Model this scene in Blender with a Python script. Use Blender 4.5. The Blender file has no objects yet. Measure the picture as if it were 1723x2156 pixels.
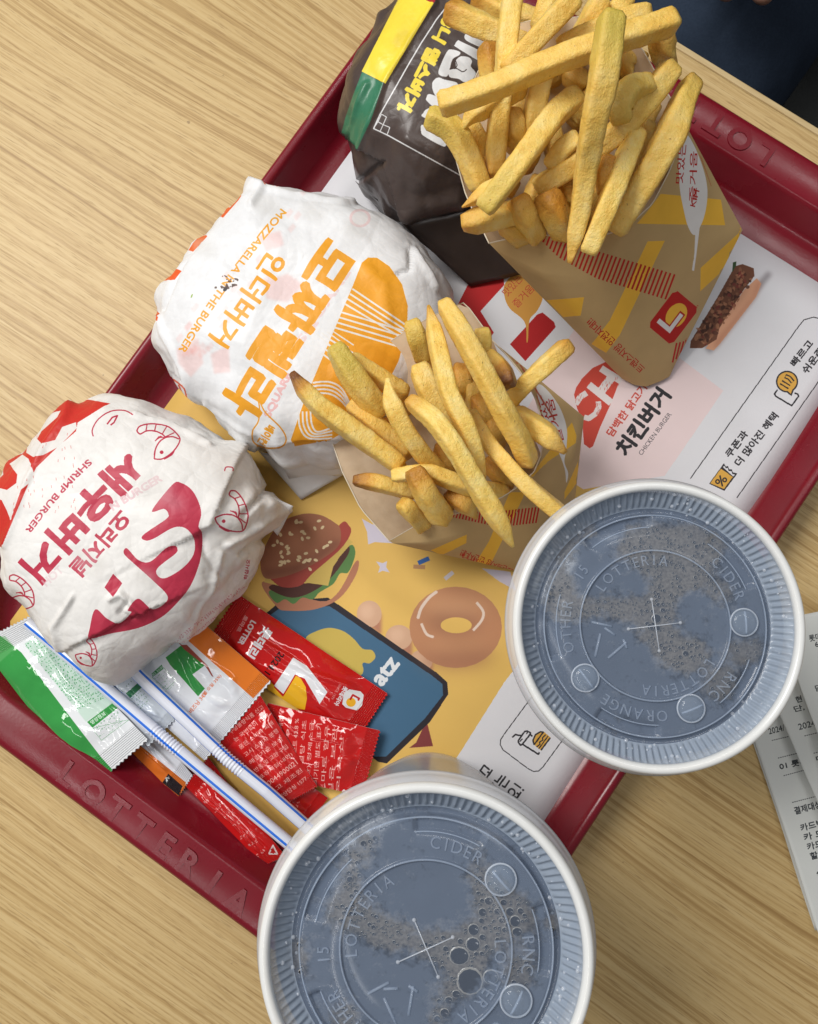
import bpy, bmesh, math, random
import numpy as np
from mathutils import Vector, Matrix, noise
from mathutils.bvhtree import BVHTree

SC = bpy.context.scene
COL = SC.collection
rnd = random.Random(7)

# ------------------------------------------------------------------ camera
# The table top is z = 0, metres.  The photograph was taken from 0.40 m above it.
FPX, CX, CY, CAMH = 1726.0, 861.5, 1078.0, 0.40
_d = Vector((43.5 / FPX, -166.0 / FPX, -1.0)).normalized()
_z = -_d
_y = (Vector((0, 1, 0)) - _z * _z.y).normalized()
_x = _y.cross(_z)
RC = Matrix((_x, _y, _z))                      # camera space -> world
cam_data = bpy.data.cameras.new('camera')
cam_data.sensor_fit = 'HORIZONTAL'
cam_data.sensor_width = 36.0
cam_data.lens = 36.0 * FPX / 1723.0
cam_data.clip_start = 0.01
cam_data.clip_end = 50
cam = bpy.data.objects.new('camera', cam_data)
COL.objects.link(cam)
cam.matrix_world = Matrix.Translation((0, 0, CAMH)) @ RC.to_4x4()
SC.camera = cam

# ------------------------------------------------------------------ world and lamps
world = bpy.data.worlds.new('World')
SC.world = world
world.use_nodes = True
bg = world.node_tree.nodes['Background']
bg.inputs[0].default_value = (0.93, 0.96, 1.0, 1)
bg.inputs[1].default_value = 0.16


def area_lamp(name, loc, target, sx, sy, watts, col):
    l = bpy.data.lights.new(name, 'AREA')
    l.shape = 'RECTANGLE'
    l.size, l.size_y = sx, sy
    l.energy = watts
    l.color = col
    o = bpy.data.objects.new(name, l)
    COL.objects.link(o)
    o.location = loc
    o.rotation_euler = (Vector(target) - Vector(loc)).to_track_quat('-Z', 'Y').to_euler()
    return o


area_lamp('ceiling_panel_light', (-0.72, 0.52, 1.22), (-0.02, 0.02, 0), 0.62, 0.62, 19.0, (1.0, 0.975, 0.94))
area_lamp('ceiling_tube_light', (0.45, 0.75, 1.55), (0.0, 0.0, 0), 1.3, 0.09, 5.0, (1.0, 0.98, 0.96))
area_lamp('ceiling_tube_light_near', (-0.62, -0.50, 1.55), (0.0, 0.0, 0), 1.2, 0.07, 3.6, (1.0, 0.98, 0.96))
SC.view_settings.view_transform = 'Standard'
SC.view_settings.look = 'None'
SC.view_settings.exposure = 0.0
SC.view_settings.gamma = 1.0
SC.render.engine = 'CYCLES'
SC.cycles.max_bounces = 8
SC.cycles.transparent_max_bounces = 16
SC.cycles.caustics_reflective = False
SC.cycles.caustics_refractive = False


# ------------------------------------------------------------------ geometry helpers
def P(u, v, z):
    """the point at height z that lies at (u, v) of the 1723 x 2156 photograph"""
    r = RC @ Vector(((u - CX) / FPX, -(v - CY) / FPX, -1.0))
    t = (z - CAMH) / r.z
    return Vector((r.x * t, r.y * t, z))


def proj(p):
    q = RC.transposed() @ (Vector(p) - Vector((0, 0, CAMH)))
    return (CX + FPX * q.x / -q.z, CY - FPX * q.y / -q.z)


ZT = {  # enlargements of the photograph the measurements were read from
    'D': (0, 0, 1), 'm': (319.1, 364.7, .37698), 's': (0, 820.5, .36376), 'k': (683.8, 0, .2907),
    '4': (854.7, 0, .39684), '3': (569.8, 615.4, .39684), 'r': (1025.6, 398.8, .40476),
    'd': (512.8, 1025.6, .36376), 'p1': (0, 1253.5, .25133), 'p2': (319.1, 1253.5, .29762),
    'c5': (0, 1310.5, .5), 'c6': (861.5, 1310.5, .5), 'c1': (1048.4, 980, .38361),
    'c2': (524.2, 1618.2, .44313), 'rec': (1481.4, 1253.5, .34363), 't': (1367.5, 0, .2114),
      'i1': (968.7, 1470.0, .17858), 'i2': (1470.0, 638.2, .19550), 'i3': (1139.6, 569.8, .20091)}


def zz(k, pts):
    ox, oy, s = ZT[k]
    return [(ox + p[0] * s, oy + p[1] * s) + tuple(p[2:]) for p in pts]


TA = math.radians(55.45)
E1 = Vector((math.cos(TA), math.sin(TA), 0))        # along the tray
E2 = Vector((math.sin(TA), -math.cos(TA), 0))       # across the tray


def tag(o, label=None, cat=None, group=None, kind=None):
    if label: o['label'] = label
    if cat: o['category'] = cat
    if group: o['group'] = group
    if kind: o['kind'] = kind
    return o


def empty(name, loc, label, cat, group=None):
    o = bpy.data.objects.new(name, None)
    o.empty_display_size = 0.01
    o.location = loc
    COL.objects.link(o)
    return tag(o, label, cat, group)


def mesh_obj(name, verts, faces, mat=None, parent=None, smooth=True, uv=None, mats=None):
    """link world-space verts as one mesh object; parent keeps the world position"""
    me = bpy.data.meshes.new(name)
    off = Vector(parent_loc(parent)) if parent else Vector((0, 0, 0))
    me.from_pydata([tuple(Vector(v) - off) for v in verts], [], faces)
    if uv is not None:
        lay = me.uv_layers.new(name='UVMap')
        vi = np.empty(len(me.loops), dtype=np.int32)
        me.loops.foreach_get('vertex_index', vi)
        lay.data.foreach_set('uv', np.asarray(uv, dtype=np.float32)[vi].ravel())
    if smooth:
        me.polygons.foreach_set('use_smooth', [True] * len(me.polygons))
    for m in (mats or ([mat] if mat else [])):
        me.materials.append(m)
    o = bpy.data.objects.new(name, me)
    COL.objects.link(o)
    if parent:
        o.parent = parent
    me.update()
    return o


def parent_loc(o):
    p = Vector((0, 0, 0))
    while o:
        p += Vector(o.location)
        o = o.parent
    return p


def grid_faces(nr, nc, closed=False, flip=False):
    f = []
    for i in range(nr - 1):
        for j in range(nc if closed else nc - 1):
            a, b = i * nc + j, i * nc + (j + 1) % nc
            q = (a, b, b + nc, a + nc)
            f.append(q[::-1] if flip else q)
    return f


def cr(pts, n=8, closed=False):
    """Catmull-Rom through the points (any dimension)"""
    p = [np.array(q, float) for q in pts]
    m = len(p)
    out = []
    for i in range(m if closed else m - 1):
        if closed:
            a, b, c, d = p[(i - 1) % m], p[i], p[(i + 1) % m], p[(i + 2) % m]
        else:
            a, b, c, d = p[max(i - 1, 0)], p[i], p[i + 1], p[min(i + 2, m - 1)]
        for k in range(n):
            t = k / n
            out.append(0.5 * (2 * b + (c - a) * t + (2 * a - 5 * b + 4 * c - d) * t * t + (3 * b - a - 3 * c + d) * t ** 3))
    if not closed:
        out.append(p[-1])
    return [tuple(q) for q in out]


def resample(pts, n):
    p = np.array(pts, float)
    d = np.r_[0, np.cumsum(np.linalg.norm(np.diff(p, axis=0), axis=1))]
    s = np.linspace(0, d[-1], n)
    return np.stack([np.interp(s, d, p[:, k]) for k in range(p.shape[1])], 1)


def sst(a, b, x):
    t = min(1, max(0, (x - a) / (b - a)))
    return t * t * (3 - 2 * t)


def fbm(p, sc, seed=0, oct=3):
    q = Vector(p) * sc + Vector((seed * 7.3, seed * 3.1, seed * 1.7))
    return noise.fractal(q, 1.0, 2.0, oct)


def crease(p, sc, seed=0):
    """paper crumple: flat facets meeting in sharp edges"""
    q = Vector(p) * sc + Vector((seed * 5.1, seed * 2.3, seed * 9.7))
    d = noise.voronoi(q)[0]
    return min(1.0, (d[1] - d[0]) * 1.6)


# ------------------------------------------------------------------ print canvas
def srgb(c):
    return tuple(((v / 255) / 12.92 if v / 255 <= .04045 else ((v / 255 + .055) / 1.055) ** 2.4) for v in c)


_glyphs = {}


def glyph_polys(s):
    """outline polygons of a string in the built-in font"""
    if s not in _glyphs:
        c = bpy.data.curves.new('lettering_source', 'FONT')
        c.body = s
        c.resolution_u = 3
        o = bpy.data.objects.new('lettering_source', c)
        COL.objects.link(o)
        bpy.context.view_layer.update()
        m = o.to_mesh()
        co = np.array([v.co[:2] for v in m.vertices]) if len(m.vertices) else np.zeros((0, 2))
        polys = [co[list(p.vertices)] for p in m.polygons]
        o.to_mesh_clear()
        bpy.data.objects.remove(o)
        bpy.data.curves.remove(c)
        lo, hi = (co.min(0), co.max(0)) if len(co) else (np.zeros(2), np.ones(2))
        _glyphs[s] = (polys, lo, hi)
    return _glyphs[s]


def boxblur(m, r):
    for _ in range(3):
        for ax in (0, 1):
            k = 2 * r + 1
            pad = [(0, 0), (0, 0)]
            pad[ax] = (r + 1, r)
            c = np.cumsum(np.pad(m, pad, mode='edge'), axis=ax)
            n = m.shape[ax]
            if ax == 0:
                m = (c[k:k + n] - c[:n]) / k
            else:
                m = (c[:, k:k + n] - c[:, :n]) / k
    return m


class Art:
    """flat print, drawn in numpy and packed into an image made here"""

    def __init__(self, w, h, base, mapfn, zt='D', step=10.0):
        self.w, self.h = w, h
        self.px = np.empty((h, w, 3), np.float32)
        self.px[:] = np.array(base, np.float32) / 255
        self.map = mapfn
        self.zt = zt
        self.step = step

    def uv(self, pts, raw=False):
        if raw:
            a = np.array(pts, float)
        else:
            a = self.map(np.array(zz(self.zt, pts), float))
        return a * np.array([self.w, self.h])

    def dens(self, pts, closed=True):
        s = ZT[self.zt][2]
        out = []
        n = len(pts)
        for i in range(n if closed else n - 1):
            a, b = np.array(pts[i][:2], float), np.array(pts[(i + 1) % n][:2], float)
            k = max(1, int(np.linalg.norm(b - a) * s / self.step))
            for t in range(k):
                out.append(a + (b - a) * t / k)
        if not closed:
            out.append(np.array(pts[-1][:2], float))
        return out

    def mask(self, contours):
        """even-odd fill of pixel-space contours -> (x0, y0, mask)"""
        al = np.concatenate(contours)
        x0, y0 = np.floor(al.min(0)).astype(int) - 1
        x1, y1 = np.ceil(al.max(0)).astype(int) + 2
        x0, y0, x1, y1 = max(0, x0), max(0, y0), min(self.w, x1), min(self.h, y1)
        if x1 <= x0 or y1 <= y0:
            return None
        W, H = x1 - x0, y1 - y0
        tog = np.zeros((H, W + 1), np.int32)
        for c in contours:
            nx = np.roll(c, -1, axis=0)
            for (ax, ay), (bx, by) in zip(c, nx):
                if ay == by:
                    continue
                if ay > by:
                    ax, ay, bx, by = bx, by, ax, ay
                r0, r1 = max(y0, math.ceil(ay - .5)), min(y1 - 1, math.ceil(by - .5) - 1)
                if r1 < r0:
                    continue
                rr = np.arange(r0, r1 + 1)
                xs = ax + (rr + .5 - ay) * (bx - ax) / (by - ay)
                xi = np.clip(np.ceil(xs - .5).astype(int) - x0, 0, W)
                np.add.at(tog, (rr - y0, xi), 1)
        return x0, y0, (np.cumsum(tog, axis=1)[:, :W] & 1).astype(np.float32)

    def blend(self, m, col, op=1.0, soft=0, grow=0):
        if m is None:
            return
        x0, y0, a = m
        if grow or soft:
            k = grow + 3 * soft
            px0, py0 = max(0, x0 - k), max(0, y0 - k)
            px1, py1 = min(self.w, x0 + a.shape[1] + k), min(self.h, y0 + a.shape[0] + k)
            b = np.zeros((py1 - py0, px1 - px0), np.float32)
            b[y0 - py0:y0 - py0 + a.shape[0], x0 - px0:x0 - px0 + a.shape[1]] = a
            x0, y0, a = px0, py0, b
            for _ in range(grow):
                c = a.copy()
                c[1:] = np.maximum(c[1:], a[:-1]); c[:-1] = np.maximum(c[:-1], a[1:])
                c[:, 1:] = np.maximum(c[:, 1:], a[:, :-1]); c[:, :-1] = np.maximum(c[:, :-1], a[:, 1:])
                a = c
            if soft:
                a = boxblur(a, soft)
        sub = self.px[y0:y0 + a.shape[0], x0:x0 + a.shape[1]]
        k = (a * op)[..., None]
        sub[:] = sub * (1 - k) + (np.array(col, np.float32) / 255) * k

    def poly(self, pts, col, op=1.0, soft=0, raw=False, curve=False, grow=0):
        if curve:
            pts = cr(pts, 8, True)
        if not raw:
            pts = self.dens(pts)
        self.blend(self.mask([self.uv(pts, raw)]), col, op, soft, grow)

    def ring(self, outer, inner, col, op=1.0, curve=False):
        if curve:
            outer, inner = cr(outer, 8, True), cr(inner, 8, True)
        self.blend(self.mask([self.uv(self.dens(outer)), self.uv(self.dens(inner))]), col, op)

    def ell(self, c, rx, ry, col, rot=0, op=1.0, soft=0, raw=False):
        a = math.radians(rot)
        pts = []
        for i in range(28):
            t = i / 28 * 2 * math.pi
            x, y = rx * math.cos(t), ry * math.sin(t)
            pts.append((c[0] + x * math.cos(a) - y * math.sin(a), c[1] + x * math.sin(a) + y * math.cos(a)))
        self.poly(pts, col, op, soft, raw)

    def line(self, pts, w, col, closed=False, curve=False, op=1.0, raw=False):
        if curve:
            pts = cr(pts, 8, closed)
        pts = [tuple(p[:2]) for p in pts]
        if closed:
            pts = pts + [pts[0]]
        sc = 1 if raw else 1
        acc = []
        for (ax, ay), (bx, by) in zip(pts, pts[1:]):
            L = math.hypot(bx - ax, by - ay)
            if L < 1e-9:
                continue
            nx, ny = -(by - ay) / L * w / 2, (bx - ax) / L * w / 2
            q = [(ax + nx, ay + ny), (bx + nx, by + ny), (bx - nx, by - ny), (ax - nx, ay - ny)]
            acc.append(q if raw else self.dens(q))
        for x, y in pts[1:-1]:
            acc.append([(x + w / 2 * math.cos(t * .785), y + w / 2 * math.sin(t * .785)) for t in range(8)])
        if op < 1:
            for q in acc:
                self.blend(self.mask([self.uv(q, raw)]), col, op)
        else:
            for q in acc:
                self.blend(self.mask([self.uv(q, raw)]), col)

    def text(self, s, a, b, h, col, bold=0, op=1.0, bend=0.0, raw=False, asp=None):
        """string s fitted so that its base line runs a -> b and its height is h; letters rise to the reader's up"""
        polys, lo, hi = glyph_polys(s)
        if not polys:
            return
        a, b = np.array(a, float), np.array(b, float)
        d = b - a
        L = np.linalg.norm(d)
        d /= L
        up = np.array([d[1], -d[0]]) if not raw else np.array([-d[1], d[0]])
        sx, sy = 1 / (hi[0] - lo[0]), 1 / (hi[1] - lo[1])
        cont = []
        for p in polys:
            q = (p - lo) * (sx, sy)
            x = q[:, 0:1]
            pts = a + d * (x * L) + up * (q[:, 1:2] * h + bend * 4 * x * (1 - x))
            cont.append(self.uv(pts, raw))
        self.blend(self.mask(cont), col, op, 0, bold)

    def image(self, name):
        im = bpy.data.images.new(name, self.w, self.h)
        buf = np.ones((self.h, self.w, 4), np.float32)
        buf[..., :3] = np.clip(self.px, 0, 1)
        im.pixels.foreach_set(buf.ravel())
        im.update()
        im.pack()
        return im


def mesh_map(obj):
    """photo point -> uv of the mesh point seen there"""
    me = obj.data
    off = parent_loc(obj.parent) if obj.parent else Vector((0, 0, 0))
    co = [v.co + off + obj.location for v in me.vertices]
    me.calc_loop_triangles()
    tris = [tuple(t.vertices) for t in me.loop_triangles]
    loops = [tuple(t.loops) for t in me.loop_triangles]
    uvd = me.uv_layers[0].data
    bvh = BVHTree.FromPolygons(co, tris)
    org = Vector((0, 0, CAMH))
    zlo, zhi = min(c.z for c in co), max(c.z for c in co)

    def fn(pts):
        out = []
        for u, v in pts:
            t = P(u, v, 0.0)
            dr = (t - org).normalized()
            loc, nor, idx, dist = bvh.ray_cast(org, dr)
            if idx is None:
                best = None
                for q in range(14):
                    hit = bvh.find_nearest(P(u, v, zlo + (zhi - zlo) * q / 13))
                    if best is None or hit[3] < best[3]:
                        best = hit
                loc, nor, idx, dist = best
            a, b, c = (co[i] for i in tris[idx])
            v0, v1, v2 = b - a, c - a, loc - a
            d00, d01, d11, d20, d21 = v0.dot(v0), v0.dot(v1), v1.dot(v1), v2.dot(v0), v2.dot(v1)
            den = d00 * d11 - d01 * d01 or 1e-20
            w1, w2 = (d11 * d20 - d01 * d21) / den, (d00 * d21 - d01 * d20) / den
            ua, ub, uc = (np.array(uvd[k].uv) for k in loops[idx])
            out.append(ua * (1 - w1 - w2) + ub * w1 + uc * w2)
        return np.array(out)
    return fn


# ------------------------------------------------------------------ materials
class Mat:
    def __init__(self, name, rough=.5, spec=.5, base=(.8, .8, .8)):
        m = bpy.data.materials.new(name)
        m.use_nodes = True
        self.m, self.nt = m, m.node_tree
        self.b = self.nt.nodes['Principled BSDF']
        self.out = self.nt.nodes['Material Output']
        self.b.inputs['Roughness'].default_value = rough
        self.b.inputs['Specular IOR Level'].default_value = spec
        self.b.inputs['Base Color'].default_value = (*base, 1)

    def n(self, t, **kw):
        nd = self.nt.nodes.new(t)
        for k, v in kw.items():
            if k in ('operation', 'blend_type', 'data_type', 'wave_type', 'bands_direction', 'feature', 'attribute_name', 'image', 'interpolation', 'noise_dimensions', 'distance', 'extension'):
                setattr(nd, k, v)
            else:
                nd.inputs[k.replace('_', ' ')].default_value = v
        return nd

    def l(self, a, b):
        self.nt.links.new(a, b)

    def coord(self, kind='Object', scale=(1, 1, 1), rot=(0, 0, 0)):
        tc = self.n('ShaderNodeTexCoord')
        mp = self.n('ShaderNodeMapping')
        mp.inputs['Scale'].default_value = scale
        mp.inputs['Rotation'].default_value = rot
        self.l(tc.outputs[kind], mp.inputs['Vector'])
        return mp.outputs[0]

    def noise(self, vec, scale, detail=3, rough=.5):
        nd = self.n('ShaderNodeTexNoise', Scale=scale, Detail=detail, Roughness=rough)
        self.l(vec, nd.inputs['Vector'])
        return nd.outputs['Fac']

    def ramp(self, fac, stops):
        r = self.n('ShaderNodeValToRGB')
        e = r.color_ramp.elements
        while len(e) < len(stops):
            e.new(.5)
        for i, (p, c) in enumerate(stops):
            e[i].position = p
            e[i].color = (*c, 1) if len(c) == 3 else c
        self.l(fac, r.inputs[0])
        return r.outputs[0]

    def mix(self, fac, a, b, bt='MIX'):
        x = self.n('ShaderNodeMix', data_type='RGBA', blend_type=bt)
        for sock, v in ((x.inputs[0], fac), (x.inputs[6], a), (x.inputs[7], b)):
            if isinstance(v, (int, float)):
                sock.default_value = v
            elif isinstance(v, tuple):
                sock.default_value = (*v, 1) if len(v) == 3 else v
            else:
                self.l(v, sock)
        return x.outputs[2]

    def math(self, op, a, b=0.0, c=None):
        x = self.n('ShaderNodeMath', operation=op)
        for s, v in zip(x.inputs, (a, b) if c is None else (a, b, c)):
            if isinstance(v, (int, float)):
                s.default_value = v
            else:
                self.l(v, s)
        return x.outputs[0]

    def color(self, sock):
        self.l(sock, self.b.inputs['Base Color'])

    def bump(self, h, strength=.3, dist=.001, prev=None):
        x = self.n('ShaderNodeBump', Strength=strength, Distance=dist)
        self.l(h, x.inputs['Height'])
        if prev is not None:
            self.l(prev, x.inputs['Normal'])
        self.l(x.outputs[0], self.b.inputs['Normal'])
        return x.outputs[0]


def print_mat(name, image, rough=.6, spec=.3, mottled=.06, bump=.15, bscale=900, inside=None, coat=0.0, creased=0.0):
    k = Mat(name, rough, spec)
    t = k.n('ShaderNodeTexImage', image=image, interpolation='Linear', extension='EXTEND')
    v = k.coord('Object')
    n1 = k.noise(v, 60, 4)
    c = k.mix(mottled, t.outputs[0], k.ramp(n1, [(.3, (.35, .33, .30)), (.7, (1, 1, 1))]), 'MULTIPLY')
    if inside:
        g = k.n('ShaderNodeNewGeometry')
        ci = k.mix(.12, inside, k.ramp(k.noise(v, 250, 3), [(.3, (.5, .5, .5)), (.7, (1, 1, 1))]), 'MULTIPLY')
        c = k.mix(g.outputs['Backfacing'], c, ci)
    k.color(c)
    b0 = k.bump(k.noise(v, bscale, 3), bump, .0004)
    if creased:
        # crumpled paper: straight-sided facets with sharp folds between them
        wv = k.n('ShaderNodeMix', data_type='RGBA')
        wv.inputs[0].default_value = .012
        k.l(v, wv.inputs[6])
        nn = k.n('ShaderNodeTexNoise', Scale=24.0)
        k.l(v, nn.inputs['Vector'])
        k.l(nn.outputs['Color'], wv.inputs[7])
        h = None
        for sc_, w_ in ((34.0, 1.0), (85.0, .45), (190.0, .16)):
            vo = k.n('ShaderNodeTexVoronoi', feature='DISTANCE_TO_EDGE', Scale=sc_)
            k.l(wv.outputs[2], vo.inputs['Vector'])
            e = k.math('MULTIPLY', k.math('MINIMUM', vo.outputs['Distance'], .22), w_)
            h = e if h is None else k.math('ADD', h, e)
        k.bump(h, creased, .010, b0)
        n2 = k.noise(v, 420, 4, .7)
        c = k.mix(.13, c, k.ramp(n2, [(.35, (.70, .69, .67)), (.62, (1, 1, 1))]), 'MULTIPLY')
        k.color(c)
    if coat:
        k.b.inputs['Coat Weight'].default_value = coat
        k.b.inputs['Coat Roughness'].default_value = .12
    return k
# ------------------------------------------------------------------ floor and table
def wood_mat(name):
    k = Mat(name, .42, .35)
    v = k.coord('Object', rot=(0, 0, 0))
    sep = k.n('ShaderNodeSeparateXYZ')
    k.l(v, sep.inputs[0])

    def stretched(x, fx, fy, det=2, ro=.5):
        c = k.n('ShaderNodeCombineXYZ')
        k.l(k.math('MULTIPLY', x, fx), c.inputs[0])
        k.l(k.math('MULTIPLY', sep.outputs[1], fy), c.inputs[1])
        return k.noise(c.outputs[0], 1.0, det, ro)
    wob = stretched(sep.outputs[0], 7.0, 2.4, 1, .4)
    wob2 = stretched(sep.outputs[0], 60.0, 14.0, 2, .5)
    x = k.math('ADD', sep.outputs[0], k.math('MULTIPLY', k.math('SUBTRACT', wob, .5), .044))
    x = k.math('ADD', x, k.math('MULTIPLY', k.math('SUBTRACT', wob2, .5), .0022))
    # growth rings: a slow rise to a thin dark late-wood line, then a sharp step back
    dens = stretched(x, 24.0, 1.0, 1, .5)
    ph = k.math('FRACT', k.math('ADD', k.math('MULTIPLY', x, 235.0), k.math('MULTIPLY', dens, 7.0)))
    ring = k.ramp(ph, [(0, (0, 0, 0)), (.34, (.06, .06, .06)), (.64, (.40, .40, .40)), (.82, (1, 1, 1)), (.92, (.7, .7, .7)), (1.0, (0, 0, 0))])
    amt = k.ramp(stretched(x, 90.0, 3.0, 2, .6), [(.30, (.25, .25, .25)), (.60, (1, 1, 1))])
    nl = k.ramp(stretched(x, 430.0, 1.9, 2, .6), [(.46, (0, 0, 0)), (.66, (1, 1, 1))])
    nl2 = k.ramp(stretched(x, 900.0, 7.0, 3, .6), [(.50, (0, 0, 0)), (.72, (1, 1, 1))])
    streak = k.math('ADD', k.math('MULTIPLY', k.math('MULTIPLY', ring, amt), .36), k.math('ADD', k.math('MULTIPLY', nl, .66), k.math('MULTIPLY', nl2, .26)))
    fine = stretched(x, 1300.0, 60.0, 3, .65)
    base = k.ramp(streak, [(0, (.625, .458, .218)), (.22, (.580, .412, .184)), (.55, (.490, .328, .134)), (1.0, (.360, .222, .082))])
    base = k.mix(k.ramp(fine, [(.32, (.75, .75, .75)), (.46, (0, 0, 0))]), base, (.33, .20, .075))
    big = k.noise(v, 5, 2)
    base = k.mix(.22, base, k.ramp(big, [(.35, (.62, .58, .52)), (.65, (1, 1, 1))]), 'MULTIPLY')
    spots = k.noise(v, 160, 2, .4)
    base = k.mix(k.ramp(spots, [(.775, (0, 0, 0)), (.80, (.55, .55, .55))]), base, (.16, .09, .04))
    k.color(base)
    scr = k.ramp(stretched(k.math('ADD', sep.outputs[1], k.math('MULTIPLY', sep.outputs[0], .6)), 420.0, 9.0, 1, .3), [(.735, (0, 0, 0)), (.75, (1, 1, 1))])
    k.bump(k.math('ADD', fine, k.math('MULTIPLY', scr, -.8)), .07, .0003)
    k.l(k.ramp(fine, [(.2, (.5, .5, .5)), (.8, (.36, .36, .36))]), k.b.inputs['Roughness'])
    return k.m


M_wood = wood_mat('light_ash_wood')
kf = Mat('dark_floor', .6, .2)
kf.color(kf.ramp(kf.noise(kf.coord('Object'), 9, 4), [(.3, (.024, .014, .006)), (.7, (.045, .027, .012))]))
M_floor = kf.m

tag(mesh_obj('floor', [(-9, -9, -.74), (9, -9, -.74), (9, 9, -.74), (-9, 9, -.74)], [(0, 1, 2, 3)], M_floor, smooth=False), kind='structure')

# the table's far edge runs across the upper right corner of the photo
edge_pt = P(1505, 133, 0)
ang = math.atan2(E1.y, E1.x)
table = empty('table', (0, 0, 0), 'pale ash wood table top under the red tray, straight grain', 'table')
table.rotation_euler = (0, 0, 0)


def oriented_box(name, a0, a1, b0, b1, z0, z1, mat, parent, bevel=.0015):
    """box in tray-aligned axes, as an object whose local x,y are those axes (so grain follows)"""
    bm = bmesh.new()
    vs = [bm.verts.new((a, b, z)) for z in (z0, z1) for a, b in ((a0, b0), (a1, b0), (a1, b1), (a0, b1))]
    for f in ((3, 2, 1, 0), (4, 5, 6, 7), (0, 1, 5, 4), (1, 2, 6, 5), (2, 3, 7, 6), (3, 0, 4, 7)):
        bm.faces.new([vs[i] for i in f])
    bmesh.ops.bevel(bm, geom=bm.edges[:], offset=bevel, segments=2, affect='EDGES', profile=.5)
    me = bpy.data.meshes.new(name)
    bm.to_mesh(me)
    bm.free()
    me.materials.append(mat)
    o = bpy.data.objects.new(name, me)
    COL.objects.link(o)
    o.rotation_euler = (0, 0, ang)
    o.parent = parent
    return o


ea = edge_pt.dot(E1)
oriented_box('tabletop', ea - .80, ea - .0035, -.62, .62, -.028, 0, M_wood, table)
k = Mat('pale_wood_edging', .45, .3)
v = k.coord('Object', (40, 6, 40))
k.color(k.ramp(k.noise(v, 6, 4), [(.3, (.50, .36, .17)), (.7, (.66, .52, .29))]))
oriented_box('edge_band', ea - .0033, ea, -.62, .62, -.028, -.0003, k.m, table, .0008)
for sx in (-.72, -.08):
    for sy in (-.55, .55):
        oriented_box('leg', ea + sx - .02, ea + sx + .02, sy - .02, sy + .02, -.74, -.028, M_floor, table, .003)

# ------------------------------------------------------------------ serving tray
kt = Mat('wine_red_plastic', .36, .45)
v = kt.coord('Object')
kt.color(kt.ramp(kt.noise(v, 35, 4), [(.3, (.170, .0058, .0135)), (.7, (.205, .0078, .0185))]))
nf = kt.noise(v, 700, 2)
kt.bump(nf, .10, .0003)
kt.l(kt.ramp(kt.noise(v, 22, 5, .6), [(.3, (.20, .20, .20)), (.7, (.36, .36, .36))]), kt.b.inputs['Roughness'])
M_tray = kt.m

h_r = .022
pL1 = P(822, 0, h_r).dot(E2)
pL2 = P(1641, 1144, h_r).dot(E2)
pS1 = P(37, 1605, h_r).dot(E1)
pS2 = P(1481, 190, h_r).dot(E1)
TCa, TCb = (pS1 + pS2) / 2, (pL1 + pL2) / 2
TA2, TB2 = (pS2 - pS1) / 2, (pL2 - pL1) / 2       # half length, half width
tray = empty('serving_tray', tuple(E1 * TCa + E2 * TCb), 'dark red plastic tray with raised lettering on both short rims', 'tray')


def T(a, b, z):
    return E1 * (TCa + a) + E2 * (TCb + b) + Vector((0, 0, z))


def rrect(A, B, r, n=14):
    pts = []
    for cx_, cy_, a0 in ((A - r, B - r, 0), (-A + r, B - r, 90), (-A + r, -B + r, 180), (A - r, -B + r, 270)):
        for i in range(n):
            t = math.radians(a0 + 90 * i / (n - 1))
            pts.append((cx_ + r * math.cos(t), cy_ + r * math.sin(t)))
    return pts


rings = [  # inset on the short rims, inset on the long rims, corner radius, z
    (.016, .016, .040, .0005), (.004, .004, .050, .002), (.0015, .0012, .053, .010), (0, 0, .055, .0185),
    (.0006, .0004, .055, .0208), (.0020, .0014, .054, .0220), (.0040, .0026, .053, .0222), (.0182, .0042, .046, .0216),
    (.0196, .0050, .045, .0208), (.0206, .0058, .044, .0190), (.0245, .0118, .040, .0080), (.0262, .0138, .038, .0060),
    (.0300, .0175, .035, .0048), (.040, .028, .03, .0046)]
tv, nring = [], None
for ia, ib, r, z in rings:
    pr = rrect(TA2 - ia, TB2 - ib, r)
    nring = len(pr)
    tv += [T(a, b, z) for a, b in pr]
tf = grid_faces(len(rings), nring, closed=True, flip=True)
tf.append(tuple(range((len(rings) - 1) * nring, len(rings) * nring))[::-1])
tf.append(tuple(range(nring)))
o = mesh_obj('rim_and_floor', tv, tf, M_tray, tray)
bmx = bmesh.new(); bmx.from_mesh(o.data); bmesh.ops.recalc_face_normals(bmx, faces=bmx.faces[:]); bmx.to_mesh(o.data); bmx.free()


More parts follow.
